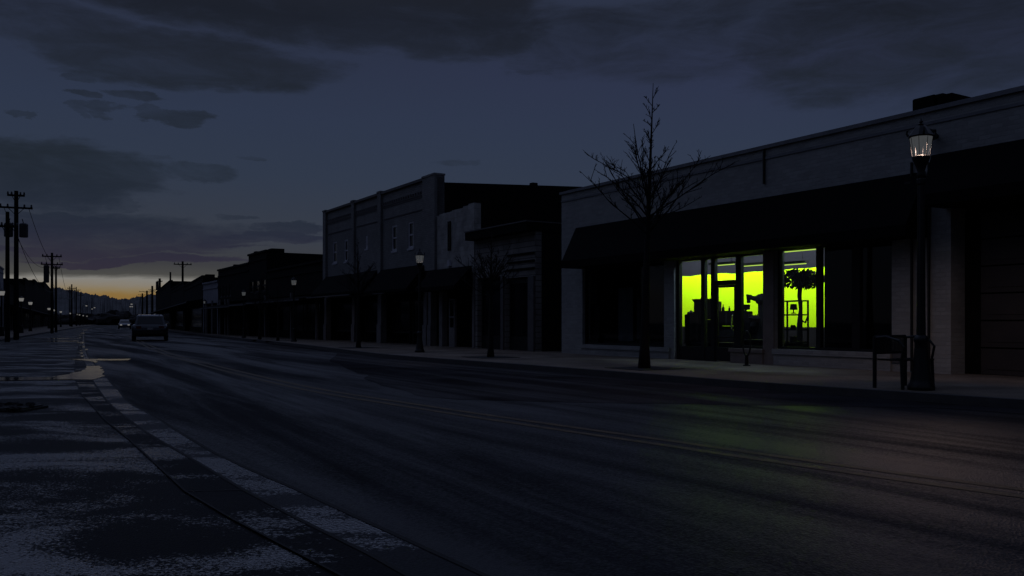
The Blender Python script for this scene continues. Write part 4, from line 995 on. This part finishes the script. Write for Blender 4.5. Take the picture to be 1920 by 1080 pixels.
# ------------------------------------------------------------------ trees
def tree(x, ybase, ytop, lean, cr, z0f, label, seed, dense=1.0, r0=.11):
    rnd = random.Random(seed)
    p = G(x, ybase, SW); H = AT(x, ytop, p.y).z - SW
    t = empty('bare_tree', p, 0, label, 'tree', 'bare young trees along the pavement')
    top = Vector((lean, 0, H)); tk = MB(); br = MB()
    def tp(q): return Vector((lean * q ** 1.2, .04 * math.sin(q * 5), H * q))
    pts = [tp(k / 14) for k in range(15)]; tk.tube(pts, [r0 * (1.25 if k == 0 else 1) * (1 - k / 14) ** 1.15 + .006 for k in range(15)], 8)
    tk.build('trunk', M['bark'], t, smooth=True)
    def limb(a, d, ln, r, lvl):
        n = 5; L = [a]; q = a.copy(); dd = d.copy()
        for k in range(n):
            dd = (dd + Vector((rnd.gauss(0, .10), rnd.gauss(0, .10), .025 + rnd.gauss(0, .05)))).normalized(); q = q + dd * ln / n; L.append(q.copy())
        br.tube(L, [r * (1 - k / n * .8) + .0032 for k in range(n + 1)], 5 if lvl == 0 else 4)
        if lvl < 2:
            m = int((11 if lvl == 0 else 4) * dense * rnd.uniform(.7, 1.3))
            for j in range(m):
                f = rnd.uniform(.2, .98); i = min(n - 1, int(f * n)); s_ = L[i].lerp(L[i + 1], f * n - i)
                a_ = rnd.uniform(0, 6.28); side = Vector((math.cos(a_), math.sin(a_), rnd.uniform(-.1, .5))).normalized()
                limb(s_, (dd * .9 + side * .75).normalized(), ln * rnd.uniform(.16, .34) * (1.15 - f * .4), r * .38, lvl + 1)
    nl = int(34 * dense)
    for k in range(nl):
        low = k < nl * .5
        f = z0f + (.13 * rnd.random() if low else .08 + (1 - z0f - .11) * ((k - nl * .5) / (nl * .5)))
        a = k * 2.4 + rnd.uniform(-.4, .4); q = (1 - f) / (1 - z0f)
        if low: up = rnd.uniform(.55, 1.5); ln = cr * rnd.uniform(.7, 1.15) * (1.3 if up < 1.1 else 1.0)
        else: up = rnd.uniform(1.0, 1.9); ln = cr * (.12 + .62 * q) * rnd.uniform(.5, 1.05)
        d = Vector((math.cos(a), math.sin(a), up)).normalized(); limb(tp(f), d, ln, r0 * (.15 if low else .11) * (.4 + .6 * q), 0)
    for dx, dz, f, k in ((-1, .80, .47, 1.28), (1, .84, .48, 1.18), (-.85, 1.05, .50, 1.2), (.8, 1.0, .5, 1.1), (-.6, .75, .49, 1.0), (.55, .8, .47, 1.0)):
        limb(tp(f), Vector((dx, rnd.uniform(-.5, .5), dz)).normalized(), cr * k, r0 * .15, 0)
    br.build('crown', M['bark'], t)
    gr = MB(); gr.box(-.62, .62, -.62, .62, .002, .012); g = gr.build('tree_shadow_grate', M['joint'], t); g.rotation_euler = (0, 0, WF.rz)  # dark square stands in for the shadow disk at the tree's foot
    return t
tree(1208, 691, 157, .19, 1.42, .49, 'tall bare young tree before the pale shop, its tip above the roof', 3, .95)
tree(920, 670, 436, .02, .95, .50, 'small bare tree before the low boarded shop', 5, .9, .085)
tree(672, 652, 447, -.02, .8, .52, 'small bare tree before the left half of the grey brick building', 8, .8, .085)
tree(487, 636.5, 520, 0, .9, .5, 'faint bare tree before the dark row, left of its brightest lantern', 11, .6, .09)
tree(521, 639, 530, 0, .8, .55, 'faint bare tree close left of the brightest lantern of the dark row', 12, .5, .07)

# ------------------------------------------------------------------ cars
def make_car(t, L, Wd, H, lit):
    """rear at y=0, front at y=L"""
    hw = Wd / 2
    st = [(0, .86, .42, .78), (.06, .94, .32, .95), (.35, 1., .26, 1.02), (L * .3, 1., .24, 1.0), (L * .62, 1., .24, .98), (L * .72, .99, .24, .94), (L - .45, .95, .26, .84), (L - .1, .86, .32, .72), (L, .74, .42, .6)]
    mb = MB(); vs = []; n = 12
    for y, k, zb, zt in st:
        w = hw * k; c = .12
        ring = [(-w * .86, zb), (w * .86, zb), (w * .97, zb + .08), (w, zb + .22), (w, zt - .2), (w * .975, zt - .08), (w * .9, zt), (w * .4, zt + .025), (-w * .4, zt + .025), (-w * .9, zt), (-w * .975, zt - .08), (-w, zt - .2), (-w, zb + .22), (-w * .97, zb + .08)]
        n = len(ring); vs += [(a, y, b) for a, b in ring]
    fs = [(i * n + k, i * n + (k + 1) % n, (i + 1) * n + (k + 1) % n, (i + 1) * n + k) for i in range(len(st) - 1) for k in range(n)]
    fs += [tuple(range(n))[::-1], tuple(range((len(st) - 1) * n, len(st) * n))]
    mb.add(vs, fs); mb.build('body', M['paintdark'], t, smooth=True)
    # greenhouse
    cb = [(.12, .80, .98), (.42, .73, H - .1), (.62, .71, H - .02), (L * .32, .71, H), (L * .5, .70, H - .03), (L * .56, .71, H - .1), (L * .73, .82, .95)]
    mb = MB(); vs = []
    for y, k, zt in cb:
        w = hw * k; wb = hw * .88
        ring = [(-wb, .9), (wb, .9), (w + .015, zt - .07), (w - .06, zt), (-w + .06, zt), (-w - .015, zt - .07)]; vs += [(a, y, b) for a, b in ring]
    n = 6; fs = [(i * n + k, i * n + (k + 1) % n, (i + 1) * n + (k + 1) % n, (i + 1) * n + k) for i in range(len(cb) - 1) for k in range(n)]
    fs += [tuple(range(n))[::-1], tuple(range((len(cb) - 1) * n, len(cb) * n))]
    mb.add(vs, fs); mb.build('cabin', M['paintdark'], t, smooth=False)
    def quad(name, P, m):
        P = [Vector(p) for p in P]; nrm = (P[1] - P[0]).cross(P[2] - P[0]).normalized() * .012
        mb = MB(); mb.hexa([p - nrm for p in P] + [p + nrm for p in P]); mb.build(name, m, t)
    quad('rear_window', [(-hw * .72, .135, 1.02), (hw * .72, .135, 1.02), (hw * .62, .4, H - .15), (-hw * .62, .4, H - .15)], M['carglass'])
    quad('windscreen', [(-hw * .74, L * .71, 1.0), (hw * .74, L * .71, 1.0), (hw * .62, L * .575, H - .14), (-hw * .62, L * .575, H - .14)], M['carglass'])
    for s in (-1, 1):
        for y0, y1 in ((.6, L * .33), (L * .35, L * .54)):
            quad('side_window', [(s * hw * .866, y0, 1.0), (s * hw * .866, y1 + (.25 if y1 > L * .5 else 0), 1.0), (s * hw * .745, y1, H - .14), (s * hw * .745, y0 + .05, H - .14)], M['carglass'])
        for y in (.85, L - .95):
            mb = MB(); ring = []
            mb.tube([(s * hw * .80, y, .33), (s * hw * .82, y, .33), (s * hw * .99, y, .33), (s * hw * 1.005, y, .33)], [.28, .325, .325, .29], 20); w = mb.build('wheel', M['rubber'], t)
            mb = MB(); mb.tube([(s * hw * .99, y, .33), (s * hw * 1.012, y, .33)], [.2, .19], 16); mb.build('rim', M['rim'], w)
        mb = MB(); mb.bevbox(s * hw * .62 - .16, s * hw * .62 + .16, -.02 if False else .0, .07, .72, .9, .02); mb.build('taillight', M['tail'], t)
        mb = MB(); mb.bevbox(s * hw * .58 - .17, s * hw * .58 + .17, L - .12, L + .015, .58, .76, .04); mb.build('headlight', M['headlight'] if lit else M['chrome'], t)
        mb = MB(); mb.bevbox(s * (hw + .02) - .09, s * (hw + .02) + .09, L * .64, L * .67, .93, 1.06, .03); mb.build('mirror', M['paintdark'], t)
    mb = MB(); mb.bevbox(-hw * .88, hw * .88, -.06, .12, .40, .6, .04); mb.build('bumper', M['rubber'], t)
    mb = MB(); mb.bevbox(-.16, .16, -.03, .0, .68, .8, .006); mb.build('licence_plate', M['plate'], t)
    mb = MB(); mb.tube([(-hw * .5, .5, H - .01), (-hw * .5, L * .45, H + .02)], .02, 6); mb.tube([(hw * .5, .5, H - .01), (hw * .5, L * .45, H + .02)], .02, 6); mb.build('roof_rail', M['chrome'], t)
    return t
p = G(281.5, 639.5); p.z = .008
t = empty('parked_car'); t.name = 'car'
make_car(t, 4.5, 2.05, 1.62, False); t.location = p; t.rotation_euler = (0, 0, math.atan2(678, 1600))
tag(t, 'dark estate car seen from behind driving away in the right lane', 'car', 'cars on the street')
def othercar(x, y, rz, lab):
    o = copy_tree(t0); P = G(x, y); o.location = (P.x, P.y, .008); o.rotation_euler = (0, 0, rz); tag(o, lab, 'car', 'cars on the street'); return o
t0 = empty('car'); make_car(t0, 4.5, 1.95, 1.55, True)
P = G(210, 617.2); ang = math.atan2(750, 1600)
t0.location = (P.x - math.sin(ang) * 4.5 * 0 , P.y + 4.5, .008); t0.rotation_euler = (0, 0, ang + math.pi); tag(t0, 'dark oncoming car with pale headlights, ahead and left of the estate car', 'car', 'cars on the street')
othercar(238, 611.5, ang + math.pi, 'farthest oncoming car whose headlights show left of the estate car')
othercar(243.5, 609.5, ang + math.pi, 'distant oncoming car half hidden behind the estate car')

# ================================================================== WORLD
def build_world():
    w = bpy.data.worlds.new('World'); scene.world = w; w.use_nodes = True; nt = w.node_tree; N = nt.nodes; L = nt.links; N.clear()
    out = N.new('ShaderNodeOutputWorld'); bg = N.new('ShaderNodeBackground'); L.new(bg.outputs[0], out.inputs[0])
    tc = N.new('ShaderNodeTexCoord'); sp = N.new('ShaderNodeSeparateXYZ'); L.new(tc.outputs['Generated'], sp.inputs[0])
    def mth(op, a, b=None, c=None, clamp=False):
        n = N.new('ShaderNodeMath'); n.operation = op; n.use_clamp = clamp
        for i, q in enumerate((a, b, c)):
            if q is None: continue
            if isinstance(q, (int, float)): n.inputs[i].default_value = q
            else: L.new(q, n.inputs[i])
        return n.outputs[0]
    az = mth('ARCTAN2', sp.outputs[0], sp.outputs[1]); el = mth('ARCSINE', sp.outputs[2])
    cb = N.new('ShaderNodeCombineXYZ'); L.new(az, cb.inputs[0]); L.new(el, cb.inputs[1])
    # ragged edges for the clouds
    mp = N.new('ShaderNodeMapping'); mp.inputs['Scale'].default_value = (7, 22, 1); L.new(cb.outputs[0], mp.inputs[0])
    no = N.new('ShaderNodeTexNoise'); no.inputs['Scale'].default_value = 1.; no.inputs['Detail'].default_value = 8; no.inputs['Roughness'].default_value = .62; L.new(mp.outputs[0], no.inputs['Vector'])
    sb = N.new('ShaderNodeVectorMath'); sb.operation = 'SUBTRACT'; L.new(no.outputs['Color'], sb.inputs[0]); sb.inputs[1].default_value = (.5, .5, .5)
    ma = N.new('ShaderNodeVectorMath'); ma.operation = 'MULTIPLY_ADD'; L.new(sb.outputs[0], ma.inputs[0]); ma.inputs[1].default_value = (.15, .05, 0); L.new(cb.outputs[0], ma.inputs[2])
    P = ma.outputs[0]
    ell = [(620, 5, 470, 80, .95), (870, 45, 190, 65, .85), (350, 118, 300, 50, .85), (60, 40, 200, 50, .7), (1330, 70, 420, 80, .6), (1750, 50, 450, 130, .75), (1180, 128, 220, 36, .35), (90, 325, 240, 68, .9), (370, 322, 76, 15, .6),
           (240, 440, 270, 46, .8), (420, 441, 190, 12, .8), (530, 427, 70, 10, .8), (270, 490, 240, 8, .95), (172, 188, 26, 10, .75), (260, 187, 54, 13, .78), (200, 213, 38, 11, .7), (272, 213, 38, 11, .72), (342, 222, 48, 11, .75), (30, 217, 30, 6, .6), (150, 212, 24, 6, .6), (235, 384, 30, 5, .6), (272, 297, 60, 8, .5), (160, 150, 40, 10, .5),
           (440, 402, 40, 6, .6), (1015, 125, 60, 22, .5), (865, 310, 34, 6, .4), (480, 294, 20, 7, .4), (60, 455, 120, 30, .6), (150, 470, 330, 8, .9), (330, 456, 190, 7, .85), (110, 402, 210, 9, .8), (560, 424, 60, 9, .85), (500, 440, 110, 7, .9), (470, 441, 120, 7, .8)]
    acc = None
    for x, y, rx, ry, op in ell:
        a = math.atan((x - CX) / F); ca = math.cos(a); e = math.atan((HY - y) / F * ca)
        ra = rx / F * ca * ca * 1.15; re = ry / F * ca * 1.15
        n = N.new('ShaderNodeVectorMath'); n.operation = 'MULTIPLY_ADD'; L.new(P, n.inputs[0]); n.inputs[1].default_value = (1 / ra, 1 / re, 0); n.inputs[2].default_value = (-a / ra, -e / re, 0)
        d = N.new('ShaderNodeVectorMath'); d.operation = 'DOT_PRODUCT'; L.new(n.outputs[0], d.inputs[0]); L.new(n.outputs[0], d.inputs[1])
        r = N.new('ShaderNodeMapRange'); r.interpolation_type = 'SMOOTHSTEP'; r.inputs[1].default_value = 1.15; r.inputs[2].default_value = .4; r.inputs[3].default_value = 0; r.inputs[4].default_value = op
        L.new(d.outputs['Value'], r.inputs[0]); acc = r.outputs[0] if acc is None else mth('MAXIMUM', acc, r.outputs[0])
    # soft billows elsewhere and inside the clouds
    n2 = N.new('ShaderNodeTexNoise'); n2.inputs['Scale'].default_value = 1.; n2.inputs['Detail'].default_value = 6
    mp2 = N.new('ShaderNodeMapping'); mp2.inputs['Scale'].default_value = (4, 10, 1); L.new(cb.outputs[0], mp2.inputs[0]); L.new(mp2.outputs[0], n2.inputs['Vector'])
    n4 = N.new('ShaderNodeTexNoise'); n4.inputs['Scale'].default_value = 1.; n4.inputs['Detail'].default_value = 9; n4.inputs['Roughness'].default_value = .68; n4.inputs['Distortion'].default_value = .5
    mp4 = N.new('ShaderNodeMapping'); mp4.inputs['Scale'].default_value = (9, 34, 1); L.new(cb.outputs[0], mp4.inputs[0]); L.new(mp4.outputs[0], n4.inputs['Vector'])
    er = mth('MULTIPLY_ADD', mth('SUBTRACT', n4.outputs['Fac'], .5), 1.35, acc)
    e1 = N.new('ShaderNodeMapRange'); e1.interpolation_type = 'SMOOTHSTEP'; e1.inputs[1].default_value = .12; e1.inputs[2].default_value = 1.05; L.new(er, e1.inputs[0])
    e2 = N.new('ShaderNodeMapRange'); e2.interpolation_type = 'SMOOTHSTEP'; e2.inputs[1].default_value = .02; e2.inputs[2].default_value = .35; L.new(acc, e2.inputs[0])
    cl = mth('MULTIPLY', mth('MULTIPLY', e1.outputs[0], e2.outputs[0]), mth('MULTIPLY_ADD', n2.outputs['Fac'], .5, .72), clamp=True)
    hiel = N.new('ShaderNodeMapRange'); hiel.inputs[1].default_value = .33; hiel.inputs[2].default_value = .6; hiel.inputs[3].default_value = 0; hiel.inputs[4].default_value = .5; L.new(el, hiel.inputs[0])
    cl = mth('MAXIMUM', cl, mth('MULTIPLY', hiel.outputs[0], n2.outputs['Fac']))
    def ramp(stops):
        r = N.new('ShaderNodeValToRGB'); e = r.color_ramp.elements
        m = mth('MULTIPLY', mth('MULTIPLY_ADD', mth('SUBTRACT', n4.outputs['Fac'], .5), .012, el), 1 / .45, clamp=True); L.new(m, r.inputs[0])
        while len(e) < len(stops): e.new(.5)
        for q, (p, c) in zip(e, stops): q.position = p; q.color = (*c, 1)
        return r.outputs[0]
    def E(y): return math.atan((HY - y) / F) * .93 / .45
    lin = lambda *c: tuple((v / 255 / 12.92) if v < 10 else ((v / 255 + .055) / 1.055) ** 2.4 for v in c)
    zen = [(.85, lin(44, 51, 70)), (1, lin(100, 112, 146))]
    cold = ramp([(0, lin(56, 58, 66)), (E(480), lin(54, 59, 70)), (E(400), lin(49, 57, 72)), (E(250), lin(46, 55, 75)), (E(100), lin(45, 51, 75)), (E(0), lin(42, 49, 68))] + zen)
    warm = ramp([(0, lin(130, 95, 48)), (E(554), lin(134, 106, 60)), (E(546), lin(134, 118, 88)), (E(536), lin(133, 125, 112)), (E(525), lin(131, 129, 124)), (E(517), lin(72, 72, 70)), (E(495), lin(58, 59, 63)), (E(440), lin(53, 58, 69)), (E(320), lin(47, 56, 73)), (E(200), lin(45, 54, 74)), (E(50), lin(42, 49, 68))] + zen)
    a0 = math.atan((200 - CX) / F)
    g = mth('DIVIDE', mth('SUBTRACT', az, a0), .5); g = mth('POWER', 2.718, mth('MULTIPLY', mth('MULTIPLY', g, g), -1.))
    mx = N.new('ShaderNodeMix'); mx.data_type = 'RGBA'; L.new(g, mx.inputs['Factor']); L.new(cold, mx.inputs['A']); L.new(warm, mx.inputs['B'])
    # darkening of the upper sky to the right is cloud; its colour shifts to violet near the horizon
    cc = ramp([(0, lin(58, 50, 56)), (E(490), lin(45, 43, 58)), (E(440), lin(36, 40, 56)), (E(410), lin(33, 40, 54)), (E(300), lin(32, 39, 49)), (E(100), lin(32, 37, 48)), (E(0), lin(27, 31, 41)), (.85, lin(30, 33, 42)), (1, lin(60, 66, 84))])
    m2 = N.new('ShaderNodeMix'); m2.data_type = 'RGBA'; L.new(cl, m2.inputs['Factor']); L.new(mx.outputs['Result'], m2.inputs['A']); L.new(cc, m2.inputs['B'])
    # a trace of physical dusk sky
    sky = N.new('ShaderNodeTexSky'); sky.sky_type = 'NISHITA'; sky.sun_disc = False; sky.sun_elevation = R(-6); sky.sun_rotation = a0; sky.dust_density = 1.5
    sc = N.new('ShaderNodeVectorMath'); sc.operation = 'SCALE'; L.new(sky.outputs[0], sc.inputs[0]); sc.inputs['Scale'].default_value = .05
    ad = N.new('ShaderNodeVectorMath'); ad.operation = 'ADD'; L.new(m2.outputs['Result'], ad.inputs[0]); L.new(sc.outputs[0], ad.inputs[1])
    back = N.new('ShaderNodeMapRange'); back.inputs[1].default_value = -.2; back.inputs[2].default_value = .75; back.inputs[3].default_value = .45; back.inputs[4].default_value = 1
    L.new(mth('COSINE', mth('SUBTRACT', az, a0)), back.inputs[0])
    sc2 = N.new('ShaderNodeVectorMath'); sc2.operation = 'SCALE'; L.new(ad.outputs[0], sc2.inputs[0]); L.new(back.outputs[0], sc2.inputs['Scale'])
    L.new(sc2.outputs[0], bg.inputs[0]); bg.inputs[1].default_value = 1.0
build_world()
scene.view_settings.view_transform = 'Standard'; scene.view_settings.look = 'None'; scene.view_settings.exposure = 0; scene.view_settings.gamma = 1
scene.render.engine = 'CYCLES'
cy = scene.cycles
cy.use_denoising = True
cy.max_bounces = 6; cy.transparent_max_bounces = 12; cy.caustics_reflective = False; cy.caustics_refractive = False
